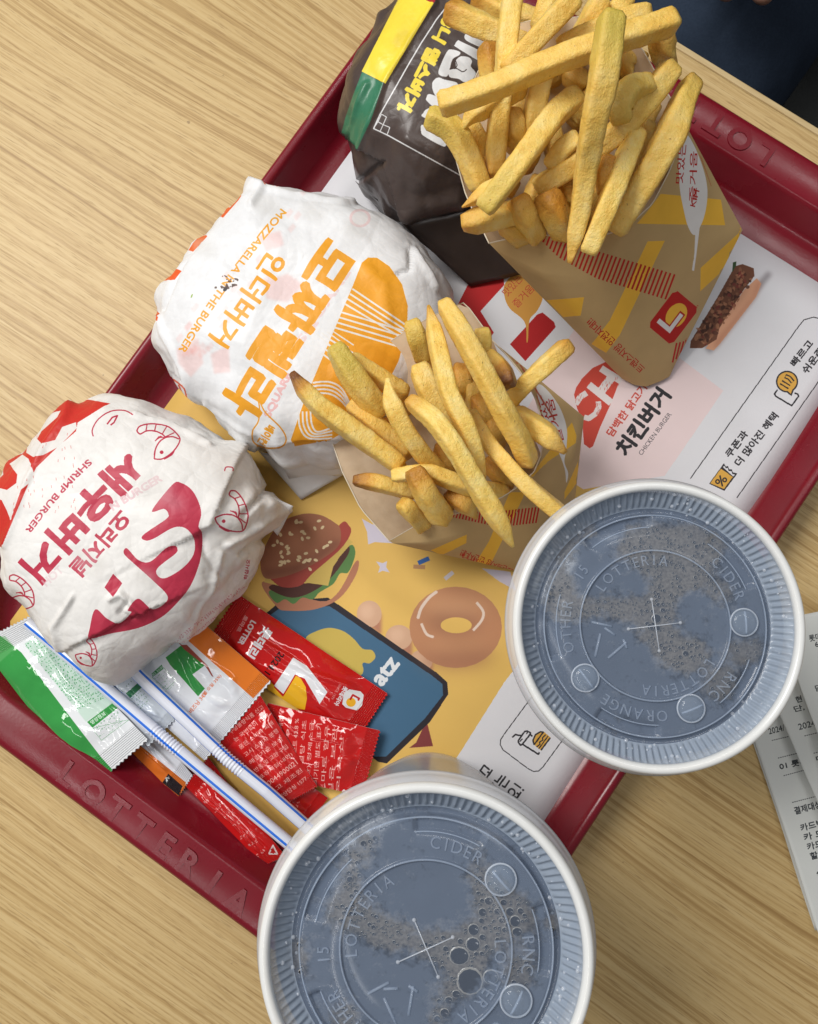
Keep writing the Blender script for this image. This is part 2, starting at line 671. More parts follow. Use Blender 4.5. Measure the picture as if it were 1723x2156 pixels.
def raised_text(s, ctr, direction, height, length, mat, parent, depth=.00036, name='lettering', zoff=0.0):
    """one mesh per letter, standing proud of the rim"""
    polys, lo, hi = glyph_polys(s)
    c = bpy.data.curves.new('lettering_source', 'FONT')
    c.size = 1
    d = Vector(direction).normalized()
    up = Vector((-d.y, d.x, 0))
    W = hi[0] - lo[0]
    x = 0
    adv = length / len(s)
    for i, ch in enumerate(s):
        c.body = ch
        c.extrude = .0001
        c.bevel_depth = 0
        c.offset = .030
        to = bpy.data.objects.new('lettering_source', c)
        COL.objects.link(to)
        bpy.context.view_layer.update()
        m = to.to_mesh()
        co = np.array([q.co[:] for q in m.vertices])
        l2, h2 = co.min(0), co.max(0)
        sc = height / (h2[1] - l2[1])
        faces = [tuple(p.vertices) for p in m.polygons]
        vs = []
        mid = (l2 + h2) / 2
        for q in co:
            zz_ = depth if q[2] > 0 else -.0004
            f = .955 if q[2] > 0 else 1.0
            p = Vector(ctr) + d * (-length / 2 + adv * (i + .5) + (q[0] - mid[0]) * sc * f * 1.0) + up * ((q[1] - mid[1]) * sc * f)
            vs.append(p + Vector((0, 0, zz_ + zoff)))
        to.to_mesh_clear()
        bpy.data.objects.remove(to)
        lo_ = mesh_obj(name, vs, faces, mat, parent, smooth=False)
        bv = lo_.modifiers.new('soft', 'BEVEL'); bv.width = .00035; bv.segments = 3; bv.limit_method = 'ANGLE'
    bpy.data.curves.remove(c)


ctr = P(322, 1762, .022)
raised_text('LOTTERIA', ctr, E2, .0115, .109, M_tray, tray)
ctr2 = P(1500, 245, .022)
ctr2 = E1 * (TCa + TA2 - .011) + E2 * (P(1545, 280, .022).dot(E2) - .030) + Vector((0, 0, .022))
raised_text('LOTTERIA', ctr2, -E2, .0115, .109, M_tray, tray)

# ------------------------------------------------------------------ paper placemat, printed
PZ = .0056
pm_a0 = P(322, 1560, PZ).dot(E1) - TCa
pm_a1 = P(1646, 546, PZ).dot(E1) - TCa
pm_b0 = P(551, 563, PZ).dot(E2) - TCb + .002
pm_b1 = P(1366, 1403, PZ).dot(E2) - TCb


def paper_map(pts):
    out = []
    for u, v in pts:
        p = P(u, v, PZ)
        out.append(((p.dot(E1) - TCa - pm_a0) / (pm_a1 - pm_a0), (p.dot(E2) - TCb - pm_b0) / (pm_b1 - pm_b0)))
    return np.array(out)


A = Art(2400, 1680, (222, 222, 226), paper_map, 'D', 12)
YEL, RED, INK = (224, 184, 100), (196, 44, 40), (52, 50, 54)
# yellow half of the sheet
A.poly([(-120, 300), (530, 600), (1062, 962), (1360, 1050), (1062, 1437), (971, 1582), (760, 1900), (300, 2100), (-500, 1500)], YEL)
A.zt = 'r'
# pale pink panel with the chicken burger print
A.poly([(1230, 1047), (925, 1490), (500, 1560), (120, 1290), (470, 700), (900, 800)], (232, 212, 212))
A.zt = 'i3'
A.poly([(345, 1300), (370, 1220), (430, 1130), (540, 1020), (690, 950), (860, 1110), (810, 1190), (760, 1320), (720, 1420), (620, 1640), (545, 1840), (510, 1862), (450, 1820), (430, 1560), (380, 1450)], (203, 76, 62))
for q, w_ in (([(628, 1022), (840, 1160)], 74), ([(500, 1195), (735, 1385)], 76), ([(610, 1290), (745, 1110)], 90)):
    A.line(q, w_, (226, 216, 214))
A.line([(478, 1280), (410, 1325), (362, 1400)], 62, (226, 216, 214)); A.line([(450, 1535), (500, 1550), (570, 1500), (606, 1430), (600, 1370)], 56, (226, 216, 214))
rr = random.Random(4)
for i in range(60):
    x_, y_ = rr.choice(((650 + rr.uniform(-40, 160), 1200 + rr.uniform(-60, 60)), (400 + rr.uniform(-50, 60), 1350 + rr.uniform(-50, 40)), (590 + rr.uniform(-20, 30), 1460 + rr.uniform(-60, 60))))
    A.line([(x_, y_), (x_ + 6, y_ - 26)], 5, (203, 96, 84), op=.7)
A.zt = 'r'
A.text('담백한 닭고기살', (655, 1290), (868, 990), 46, (206, 84, 72), 1)
A.text('치킨버거', (735, 1395), (960, 1080), 92, INK, 3)
A.text('CHICKEN BURGER', (806, 1385), (962, 1172), 24, (88, 84, 88), 0)
# printed fries box picture, red blocks
A.poly([(0, 560), (0, 470), (40, 430), (60, 470)], (176, 36, 38))
A.zt = 'D'
A.poly([(935, 700), (985, 600), (1060, 575), (1062, 600), (1012, 655), (1040, 700), (1000, 760)], (186, 38, 40))
A.zt = 'r'
A.poly([(120, 805), (262, 650), (290, 640), (350, 690), (358, 716), (200, 893)], (176, 36, 38))
A.poly([(90, 500), (130, 450), (190, 440), (270, 470), (290, 560), (262, 630), (222, 680), (214, 780), (206, 790), (196, 690), (120, 620), (92, 560)], (206, 150, 70), curve=True)
A.text('맛있는', (108, 560), (190, 470), 46, (190, 70, 56), 0)
A.text('즐거움', (160, 620), (252, 520), 46, (190, 70, 56), 0)
# crispy chicken picture
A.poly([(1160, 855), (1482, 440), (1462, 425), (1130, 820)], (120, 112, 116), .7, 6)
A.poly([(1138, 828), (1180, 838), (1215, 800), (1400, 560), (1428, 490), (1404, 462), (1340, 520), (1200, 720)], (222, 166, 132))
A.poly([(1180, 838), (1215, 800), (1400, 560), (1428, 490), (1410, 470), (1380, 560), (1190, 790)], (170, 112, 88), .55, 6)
A.poly([(1056, 826), (1060, 790), (1200, 560), (1290, 400), (1330, 388), (1388, 410), (1392, 450), (1330, 530), (1210, 720), (1195, 780), (1120, 826)], (118, 76, 56))
rr = random.Random(3)
for i in range(170):
    t, w = rr.random(), rr.uniform(-1, 1)
    x, y = 1110 + 240 * t + 36 * w, 790 - 350 * t + 26 * w
    A.ell((x, y), rr.uniform(5, 17), rr.uniform(4, 10), rr.choice([(150, 100, 72), (86, 52, 40), (176, 122, 90), (130, 60, 52), (70, 44, 36)]), rr.uniform(0, 180), .8)
A.poly([(1280, 380), (1298, 374), (1296, 400), (1276, 430)], (60, 84, 52))
# service strip: outlined boxes, icons and lines of text
A.line([(1058, 1505), (1622, 712), (1650, 678), (1700, 664), (1760, 680)], 5, (60, 58, 62))
A.line([(1300, 1605), (1760, 950)], 5, (60, 58, 62))
A.text('빠르고', (1606, 925), (1702, 805), 42, INK, 1)
A.text('쉬운주문', (1668, 962), (1790, 800), 42, INK, 1)
A.text('쿠폰과', (1268, 1400), (1362, 1275), 42, INK, 1)
A.text('더 많아진 혜택', (1318, 1444), (1520, 1182), 44, INK, 1)
A.zt = 'i2'
OR = (218, 168, 78)
A.line([(858, 932), (825, 978), (838, 1002), (1010, 1105), (1085, 1002), (1076, 980), (1040, 968)], 17, INK)
A.ell((960, 845), 120, 118, INK); A.poly([(940, 950), (1008, 1002), (1048, 900)], INK)
A.ell((960, 845), 104, 102, OR); A.poly([(962, 940), (1000, 978), (1026, 905)], OR)
A.line([(895, 850), (985, 905)], 54, INK); A.line([(895, 850), (985, 905)], 24, OR)
A.line([(940, 785), (985, 805), (1022, 850)], 50, INK); A.line([(945, 788), (985, 805), (1020, 850)], 22, OR)
A.poly([(120, 1945), (280, 1725), (300, 1760), (325, 1755), (335, 1790), (365, 1790), (375, 1822), (425, 1835), (285, 2022)], INK)
A.poly([(268, 1765), (285, 1752), (300, 1778), (322, 1776), (330, 1808), (362, 1810), (370, 1840), (400, 1846), (380, 1868)], (222, 222, 226))
A.poly([(132, 1940), (247, 1783), (376, 1872), (280, 2002)], OR)
A.line([(236, 1855), (266, 1975)], 17, INK)
for c_ in ((212, 1922), (288, 1904)):
    A.ell(c_, 27, 27, INK); A.ell(c_, 12, 12, OR)
A.zt = 'd'
# illustration: stars, sprinkles
ST = (206, 200, 214)
A.poly([(685, 182), (745, 215), (800, 222), (860, 318), (880, 326), (760, 318), (722, 332), (716, 260)], ST)
A.poly([(768, 430), (806, 440), (832, 428), (826, 462), (846, 494), (806, 484), (780, 496), (790, 462)], ST)
A.poly([(1380, 470), (1470, 480), (1545, 490), (1580, 600), (1480, 545)], ST)
A.line([(1012, 440), (1075, 412)], 26, (60, 104, 170)); A.line([(984, 460), (1052, 464)], 24, (182, 138, 96)); A.line([(1166, 532), (1214, 492)], 24, (206, 200, 208))
# illustration: fingers and phone
SK = (208, 168, 138)
A.poly([(1000, 1480), (1060, 1350), (1098, 1500), (960, 1510)], (128, 60, 60))
for c_, rx, ry, q in (((728, 735), 72, 78, 0), ((900, 870), 78, 72, 0), ((1030, 1005), 66, 62, 0)):
    A.poly([(c_[0] - 30, c_[1] - 40), (c_[0] + rx, c_[1]), (c_[0] + rx - 2, c_[1] + 125), (c_[0] - 10, c_[1] + 60)], (170, 112, 100), .8, 4)
    A.ell(c_, rx, ry, SK)
    A.ell((c_[0] - 12, c_[1] - 14), rx * .55, ry * .55, (226, 188, 158), 0, .6, 6)
A.poly([(120, 740), (215, 660), (490, 640), (1120, 1075), (1180, 1130), (1186, 1200), (1080, 1360), (830, 1600), (780, 1590), (100, 1100)], (44, 40, 46))
A.poly([(150, 745), (225, 690), (500, 690), (1090, 1090), (1152, 1140), (1156, 1205), (1050, 1340), (826, 1560), (760, 1560), (100, 1080)], (66, 104, 134))
A.poly([(360, 880), (420, 835), (500, 815), (580, 835), (640, 880), (690, 935), (745, 945), (764, 985), (730, 1020), (690, 1020), (680, 1090), (500, 1180), (380, 1000)], (196, 172, 84), curve=True)
A.text('atz', (802, 1155), (905, 1025), 74, (220, 224, 228), 3)
# illustration: hamburger
A.poly([(118, 545), (480, 660), (650, 430), (655, 500), (560, 640), (420, 706), (260, 716), (190, 690)], (178, 120, 92), curve=True)
A.poly([(150, 600), (190, 670), (240, 650), (290, 676), (340, 640), (400, 650), (440, 610), (520, 560), (560, 500), (610, 490), (648, 380), (612, 340), (500, 500), (300, 590)], (92, 132, 76), curve=True)
A.poly([(160, 596), (300, 640), (470, 560), (600, 400), (608, 336), (560, 360), (400, 520), (180, 560)], (84, 52, 46), curve=True)
A.poly([(120, 550), (240, 580), (330, 560), (380, 555), (490, 572), (520, 460), (560, 400), (632, 318), (600, 290), (360, 470), (130, 520)], (206, 178, 96))
A.poly([(172, 545), (230, 580), (330, 570), (400, 500), (560, 360), (620, 270), (612, 224), (560, 214), (400, 440), (180, 520)], (164, 72, 62), curve=True)
A.poly([(100, 470), (110, 380), (200, 220), (330, 158), (440, 160), (520, 200), (560, 240), (555, 330), (480, 400), (340, 480), (220, 522), (130, 528)], (158, 104, 78), curve=True)
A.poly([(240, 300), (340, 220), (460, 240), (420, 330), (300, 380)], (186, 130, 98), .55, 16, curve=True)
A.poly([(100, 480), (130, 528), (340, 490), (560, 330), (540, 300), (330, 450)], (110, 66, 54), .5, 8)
for i in range(42):
    t = rr.uniform(0, 6.28); q = rr.random() ** .5
    A.ell((330 + 200 * q * math.cos(t) + 20 * math.sin(t), 335 + 150 * q * math.sin(t) - 40 * math.cos(t)), 13, 8, (226, 206, 164), rr.uniform(-60, 90))
# illustration: ring doughnut
A.ell((1229, 812), 268, 236, (188, 134, 98))
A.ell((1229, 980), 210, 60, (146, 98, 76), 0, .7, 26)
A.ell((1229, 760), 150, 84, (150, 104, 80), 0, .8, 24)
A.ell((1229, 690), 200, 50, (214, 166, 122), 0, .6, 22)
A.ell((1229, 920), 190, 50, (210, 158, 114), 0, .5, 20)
A.ell((1232, 800), 90, 46, YEL)
A.line([(1010, 760), (1030, 700), (1075, 640), (1120, 605)], 18, (226, 206, 190), curve=True, op=.8)
A.line([(1030, 790), (1060, 850), (1100, 868)], 16, (226, 206, 190), curve=True, op=.7)
A.line([(1350, 668), (1388, 720), (1380, 770), (1330, 830)], 16, (224, 204, 188), curve=True, op=.8)
A.zt = 'i1'
# lower strip: plug and burger icon in a rounded frame, part of a sentence
A.line([(860, -30), (520, 430), (482, 490), (476, 550), (508, 610), (800, 830), (868, 866), (930, 860), (982, 810), (1300, 375)], 11, INK)
A.line([(618, 465), (655, 430), (692, 440), (722, 440)], 19, INK)
A.line([(690, 500), (765, 395), (792, 388), (835, 412), (820, 440), (738, 545), (715, 558), (690, 522)], 19, INK, closed=True)
A.line([(785, 425), (803, 396)], 14, INK); A.line([(705, 515), (740, 480)], 14, INK); A.line([(820, 420), (856, 452)], 19, INK); A.line([(738, 545), (925, 662), (940, 638)], 20, INK)
A.poly([(872, 550), (858, 500), (888, 430), (940, 393), (988, 393), (1070, 465), (958, 618)], OR)
A.line([(876, 552), (862, 500), (892, 432), (950, 398), (984, 402), (928, 480)], 18, INK, closed=True)
A.line([(1012, 432), (975, 470), (980, 495), (940, 520), (945, 545), (905, 578)], 15, INK); A.line([(1040, 448), (930, 600)], 13, INK); A.line([(1068, 468), (958, 614)], 18, INK)
for q in ([(300, 914), (240, 855), (285, 792), (352, 848)], [(386, 845), (314, 942)], [(350, 885), (322, 868)], [(405, 965), (440, 992), (500, 912)], [(540, 922), (460, 1035)], [(495, 1030), (530, 1052), (586, 968)],
          [(380, 995), (402, 1042)], [(420, 1075), (490, 1105)], [(640, 1005), (720, 1062)], [(722, 1108), (655, 1202)], [(700, 1140), (670, 1118)], [(672, 1180), (642, 1158)]):
    A.line(q, 21, INK)
A.ell((610, 1112), 48, 52, INK); A.ell((610, 1112), 27, 31, (222, 222, 226)); A.ell((746, 1085), 13, 13, INK)

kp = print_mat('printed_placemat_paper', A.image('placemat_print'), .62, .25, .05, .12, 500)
n_ = 24
gv, guv = [], []
for i in range(n_):
    for j in range(n_):
        a, b = i / (n_ - 1), j / (n_ - 1)
        p = T(pm_a0 + (pm_a1 - pm_a0) * a, pm_b0 + (pm_b1 - pm_b0) * b, PZ)
        p.z += .00035 * fbm(p, 14, 3)
        gv.append(p)
        guv.append((a, b))
pmat = mesh_obj('placemat', gv, grid_faces(n_, n_), kp.m, None, True, guv)
sm = pmat.modifiers.new('thickness', 'SOLIDIFY'); sm.thickness = .00015; sm.offset = -1
tag(pmat, 'printed paper sheet lining the tray, yellow and white with food pictures', 'placemat')
# ------------------------------------------------------------------ wrapped burgers
def seg_dist(q, pts):
    """signed distance and along-parameter from image points q (N,2) to a polyline"""
    best = np.full(len(q), 1e9)
    sgn = np.ones(len(q))
    for (a, b) in zip(pts, pts[1:]):
        a, b = np.array(a[:2], float), np.array(b[:2], float)
        d = b - a
        t = np.clip(((q - a) @ d) / (d @ d), 0, 1)
        r = q - (a + t[:, None] * d)
        dist = np.linalg.norm(r, axis=1)
        cr_ = d[0] * (q[:, 1] - a[1]) - d[1] * (q[:, 0] - a[0])
        m = dist < best
        best[m] = dist[m]
        sgn[m] = np.sign(cr_[m])
    return best, sgn


def burger(label, sil, h, z0, seed, folds, zt, canvas, base, paint, mat_kw, ctr=None, rough_amp=1.0, side=(.62, .14)):
    sil = [p[:2] for p in zz(zt, sil)]
    c0 = np.mean(np.array(sil), 0) if ctr is None else np.array(zz(zt, [ctr])[0])
    nad = np.array([905.0, 1244.0])
    pts = []
    for s in sil:
        d = np.array(s) - c0
        t = nad - c0
        k = (d @ t) / (np.linalg.norm(d) * np.linalg.norm(t))
        f = side[0] + (side[1] - side[0]) * (k + 1) / 2
        pts.append(P(s[0], s[1], z0 + h * f))
    C = P(c0[0], c0[1], z0 + h * .5)
    ang_ = np.array([math.atan2(p.y - C.y, p.x - C.x) for p in pts])
    rad = np.array([math.hypot(p.x - C.x, p.y - C.y) for p in pts])
    od = np.argsort(ang_)
    ang_, rad = ang_[od], rad[od]
    NT, NR = 360, 100
    th = np.linspace(-math.pi, math.pi, NT, endpoint=False)
    R = np.interp(th, np.r_[ang_ - 2 * math.pi, ang_, ang_ + 2 * math.pi], np.r_[rad, rad, rad])
    R = (np.roll(R, 2) + 2 * np.roll(R, 1) + 3 * R + 2 * np.roll(R, -1) + np.roll(R, -2)) / 9
    Rs = R.copy()
    for _ in range(40):
        Rs = (np.roll(Rs, 1) + Rs + np.roll(Rs, -1)) / 3
    prof = resample(cr([(0.0, 1), (.25, 1.0), (.45, .985), (.62, .95), (.76, .885), (.87, .78), (.95, .64), (.995, .47), (1.0, .30), (.975, .14), (.93, .03), (.86, 0.0)], 8), NR)
    arc = np.r_[0, np.cumsum(np.linalg.norm(np.diff(prof, axis=0) * (1, h / .055), axis=1))]
    arc /= arc[-1]
    V, UV = [], []
    for i in range(1, NR):
        f, zf = prof[i]
        w = sst(.55, 1.0, f if zf > .3 else 1.0)
        for j in range(NT):
            r = (Rs[j] * (1 - w) + R[j] * w) * f
            V.append((C.x + r * math.cos(th[j]), C.y + r * math.sin(th[j]), z0 + h * zf))
            UV.append((.5 + .5 * arc[i] * math.cos(th[j]), .5 + .5 * arc[i] * math.sin(th[j])))
    V.append((C.x, C.y, z0 + h)); UV.append((.5, .5))
    V = np.array(V)
    top = len(V) - 1
    faces = grid_faces(NR - 1, NT, closed=True)
    faces = [f[::-1] for f in faces]
    faces += [(top, (j), (j + 1) % NT) for j in range(NT)]
    # outward direction for crumpling
    N = np.zeros_like(V)
    for i in range(1, NR):
        a, b = prof[max(i - 1, 0)], prof[min(i + 1, NR - 1)]
        dr, dz = (b[0] - a[0]) * .055, (b[1] - a[1]) * h
        L = math.hypot(dr, dz) or 1
        for j in range(NT):
            N[(i - 1) * NT + j] = (-dz / L * math.cos(th[j]), -dz / L * math.sin(th[j]), dr / L)
    N[top] = (0, 0, 1)
    disp = np.zeros(len(V))
    rs = random.Random(seed * 17)
    sets = []
    for _ in range(9):
        d3 = Vector((rs.uniform(-1, 1), rs.uniform(-1, 1), rs.uniform(-.5, .5))).normalized()
        sets.append((d3, rs.uniform(.016, .040), rs.random(), rs.random() * 20))
    tri = lambda x: abs((x % 1) * 2 - 1) * 2 - 1
    phs = [rs.random() for _ in range(3)]
    for q, p in enumerate(V):
        zf = (p[2] - z0) / h
        sidew = 1 - sst(.60, .96, zf)
        v3 = Vector(p)
        t = math.atan2(p[1] - C.y, p[0] - C.x) / (2 * math.pi)
        e = .0004 * fbm(v3, 20, seed, 2)
        for d3, lam, ph, so in sets:
            m = noise.noise(v3 * 26 + Vector((so, so * .7, so * .3)))
            if m > .02:
                e += (.00040 + .0008 * sidew) * min(1, (m - .02) * 3.5) * tri(v3.dot(d3) / lam + ph)
        # gathered pleats run down the sides
        e += sidew * .65 * (.0011 * tri(7 * t + phs[0] + .15 * zf) + .0009 * tri(13 * t + phs[1] - .3 * zf) + .0006 * tri(23 * t + phs[2]))
        e += (.00012 + .0004 * sidew) * (crease(v3, 80, seed + 3) - .4)
        disp[q] = rough_amp * e
    Q = np.array([proj(p) for p in V])
    sc = ZT[zt][2]
    for pl, wd, amp, mode in folds:
        d, s = seg_dist(Q, zz(zt, pl))
        wd_ = wd * sc
        if mode == 'ridge':
            disp += amp * np.exp(-(d / wd_) ** 2)
        elif mode == 'tent':
            disp += amp * np.clip(1 - d / wd_, 0, 1)
        else:   # step: an overlapping fold, fading out away from the edge
            disp += amp * np.where(s > 0, np.exp(-d / (wd_ * 4)), 0) * np.clip(d / (wd_ * .12), 0, 1)
    V = V + N * disp[:, None]
    V[:, 2] = np.maximum(V[:, 2], z0 - .0005)
    root = empty('wrapped_burger', (C.x, C.y, z0), label, 'burger', 'burgers wrapped in printed paper')
    wr = mesh_obj('paper_wrapper', [tuple(v) for v in V], faces, None, root, True, UV)
    art = Art(canvas, canvas, base, mesh_map(wr), zt, 7)
    paint(art)
    km = print_mat('burger_wrap_print', art.image('burger_wrap_print'), **mat_kw)
    wr.data.materials.append(km.m)
    return root, wr, km


def flap(name, pts, root, mat, n=10, seed=0, amp=.0006, thick=.00012):
    """a loose sheet of wrapper: four corners given as world points, bilinear with crumple"""
    a, b, c, d = [Vector(p) for p in pts]
    vs, uv = [], []
    for i in range(n):
        for j in range(n):
            s, t = i / (n - 1), j / (n - 1)
            p = (a * (1 - s) + b * s) * (1 - t) + (d * (1 - s) + c * s) * t
            p = p + Vector((0, 0, amp * (fbm(p, 60, seed) + crease(p, 60, seed) - .5)))
            vs.append(p); uv.append((s, t))
    o = mesh_obj(name, vs, grid_faces(n, n), mat, root, True, uv)
    m = o.modifiers.new('thickness', 'SOLIDIFY'); m.thickness = thick
    return o


PINK = (190, 54, 78)
ORG = (240, 166, 44)


def scribble(A, lines, h, gap, col, w, seed=0, op=.8):
    """rows of print too small to read"""
    r = random.Random(seed)
    for (x0, y0), (x1, y1) in lines:
        L = math.hypot(x1 - x0, y1 - y0)
        dx, dy = (x1 - x0) / L, (y1 - y0) / L
        ux, uy = dy, -dx
        t = 0
        while t < L - h:
            if r.random() > .12:
                for _ in range(3):
                    a0, b0 = r.random() * h * .8, r.random() * h
                    a1, b1 = (a0, b0 + h * .6 * r.choice((-1, 1))) if r.random() < .5 else (a0 + h * .6 * r.choice((-1, 1)), b0)
                    b1 = min(h, max(0, b1)); a1 = min(h * .85, max(0, a1))
                    A.line([(x0 + dx * (t + a0) + ux * b0, y0 + dy * (t + a0) + uy * b0), (x0 + dx * (t + a1) + ux * b1, y0 + dy * (t + a1) + uy * b1)], w, col, op=op)
            t += h * 1.02 + gap


def shrimp(A, c, s, rot, col, w):
    a = math.radians(rot)

    def tr(pts):
        return [(c[0] + s * ((x - 920) * math.cos(a) - (y - 300) * math.sin(a)), c[1] + s * ((x - 920) * math.sin(a) + (y - 300) * math.cos(a))) for x, y in pts]
    for pl in ([(792, 238), (812, 210), (880, 197), (970, 212), (1030, 262), (1040, 300), (1000, 360), (940, 400), (893, 400)],
               [(792, 238), (812, 256), (850, 238), (900, 240), (940, 258), (958, 276)],
               [(958, 276), (925, 300), (900, 345), (893, 400)], [(958, 276), (1000, 272), (1036, 285)],
               [(1012, 345), (995, 375), (950, 402)]):
        A.line(tr(pl), w, col, curve=True)
    for a_, b_ in (((845, 240), (852, 200)), ((895, 238), (905, 198)), ((940, 256), (965, 212)), ((956, 274), (1010, 248))):
        A.line(tr([a_, b_]), w * .8, col)
    for q in range(4):
        A.line(tr([(950 - q * 9, 278 - q * 3), (925 - q * 9, 250 + q * 10 + 18)]), w * .8, col)
    A.ell(tr([(936, 362)])[0], 11 * s, 11 * s, col)


# --- the shrimp burger, lower left of the three
def paint_shrimp(A):
    RD = (206, 52, 44)
    A.poly([(420, 40), (640, 80), (600, 96), (450, 190), (440, 240), (330, 335), (210, 450), (165, 545), (90, 720), (10, 912), (-120, 900), (-200, 600), (0, 300)], RD)
    W = (232, 228, 224)
    A.poly([(150, 330), (170, 300), (215, 235), (275, 140), (352, 120), (330, 160), (240, 240), (215, 285), (240, 312), (320, 290), (360, 215), (440, 188), (445, 222), (340, 330), (250, 378), (190, 388), (152, 365)], W)
    A.poly([(55, 430), (130, 375), (165, 400), (200, 490), (170, 540), (120, 580), (80, 700), (60, 755), (40, 700), (10, 640), (-40, 620), (-40, 560), (40, 580), (95, 540), (100, 490)], W)
    rr = random.Random(5)
    for i in range(60):
        x, y = rr.uniform(60, 440), rr.uniform(130, 700)
        A.line([(x, y), (x + rr.uniform(-4, 4), y + 16)], 3, RD, op=.6)
    A.text('SHRIMP BURGER', (508, 402), (146, 812), 36, PINK, 1, bend=-14)
    A.text('새우버거', (715, 350), (112, 1000), 182, PINK, 8, bend=-6)
    A.text('오리지널', (688, 690), (398, 1020), 104, PINK, 3)
    A.text('N BURGER', (655, 700), (940, 525), 42, (226, 196, 200), 2)
    A.text('HOT', (270, 1140), (370, 1050), 46, (226, 200, 204), 2, op=.6)
    A.poly([(1000, 548), (1050, 540), (1110, 580), (1150, 650), (1165, 720), (1150, 790), (1170, 830), (1170, 920), (1150, 1020), (1100, 1140), (1020, 1240), (930, 1320), (800, 1380), (640, 1412), (520, 1440), (520, 1380), (552, 1272), (620, 1325), (690, 1352), (760, 1290), (740, 1275), (800, 1210), (880, 1270), (950, 1240), (968, 1190), (880, 1100), (780, 1010), (718, 950), (735, 918), (800, 985), (870, 995), (960, 918), (1010, 903), (1027, 920), (1015, 950), (915, 1030), (912, 1075), (960, 1090), (1060, 1030), (1122, 950), (1122, 860), (1070, 800), (1000, 800), (890, 862), (840, 872), (828, 842), (960, 750), (975, 720), (950, 690), (880, 700)], PINK, curve=True)
    A.poly([(655, 1065), (708, 1120), (655, 1200), (605, 1145)], PINK)
    shrimp(A, (920, 300), 1.0, 0, PINK, 8)
    shrimp(A, (1340, 720), .95, 62, PINK, 8)
    shrimp(A, (105, 1190), .85, 40, PINK, 8)
    shrimp(A, (500, 1530), .62, 70, PINK, 7)
    A.line([(540, 270), (535, 230), (570, 170), (640, 125), (720, 120), (770, 145)], 7, PINK, curve=True)
    A.line([(620, 200), (650, 160), (680, 150), (660, 190), (640, 205)], 9, PINK)
    A.line([(1300, 470), (1310, 448), (1345, 450), (1350, 470)], 7, PINK, curve=True)
    scribble(A, [((980, 1500), (1440, 1130)), ((1010, 1510), (1450, 1165)), ((1040, 1440), (1400, 1150))], 13, 1, (198, 110, 126), 3.2, 2, .7)
    A.text('하십시오', (1432, 1100), (1450, 985), 22, PINK, 1)
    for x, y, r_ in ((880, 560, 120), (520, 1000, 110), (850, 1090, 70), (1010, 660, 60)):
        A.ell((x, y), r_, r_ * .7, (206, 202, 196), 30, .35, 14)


shrimp_sil = [(420, 90), (560, 60), (690, 62), (830, 85), (950, 120), (1050, 160), (1130, 200), (1230, 260), (1310, 318), (1400, 365), (1470, 420), (1540, 480), (1580, 565), (1640, 640), (1698, 680), (1660, 745), (1600, 830), (1545, 855), (1540, 930), (1510, 1000), (1470, 1085), (1400, 1200), (1260, 1325), (1100, 1445), (980, 1515), (840, 1610), (770, 1660), (700, 1695), (610, 1690), (540, 1640), (450, 1575), (340, 1500), (260, 1410), (190, 1330), (120, 1230), (50, 1150), (10, 1060), (-30, 960), (-70, 800), (-80, 650), (-40, 520), (60, 400), (180, 290), (300, 180)]
shrimp_folds = [
    ([(1395, 370), (1300, 600), (1230, 790), (1165, 822)], 60, .0036, 'step'),
    ([(520, 1440), (690, 1352), (830, 1292)], 50, -.0030, 'step'),
    ([(1700, 690), (1500, 800), (1320, 900)], 30, .003, 'tent'), ([(1600, 820), (1400, 950)], 26, -.0026, 'tent'),
    ([(1580, 560), (1420, 720)], 26, -.003, 'tent'), ([(1300, 320), (1100, 215), (850, 150)], 18, -.0022, 'tent'),
    ([(1200, 330), (1000, 210), (780, 150)], 22, .002, 'tent'),
    ([(830, 1292), (760, 1240), (700, 1180), (640, 1210)], 26, .0022, 'tent'), ([(740, 1230), (690, 1290), (760, 1330)], 22, -.002, 'tent'),
    ([(340, 1500), (300, 1380), (420, 1200)], 26, .0016, 'tent'), ([(1050, 1470), (1240, 1160), (1280, 950)], 30, .0016, 'tent'),
    ([(420, 92), (260, 330), (120, 620), (30, 900)], 26, .0018, 'tent'), ([(1170, 820), (1190, 950), (1280, 1080)], 26, -.0014, 'tent')]
b1, b1w, _ = burger('burger in white paper with pink-red lettering and shrimp drawings, lying over the straws', shrimp_sil, .060, .0075, 11, shrimp_folds, 's', 1800, (236, 234, 231), paint_shrimp,
                    dict(rough=.46, spec=.3, mottled=.15, bump=.12, bscale=420, creased=.20), ctr=(720, 880))


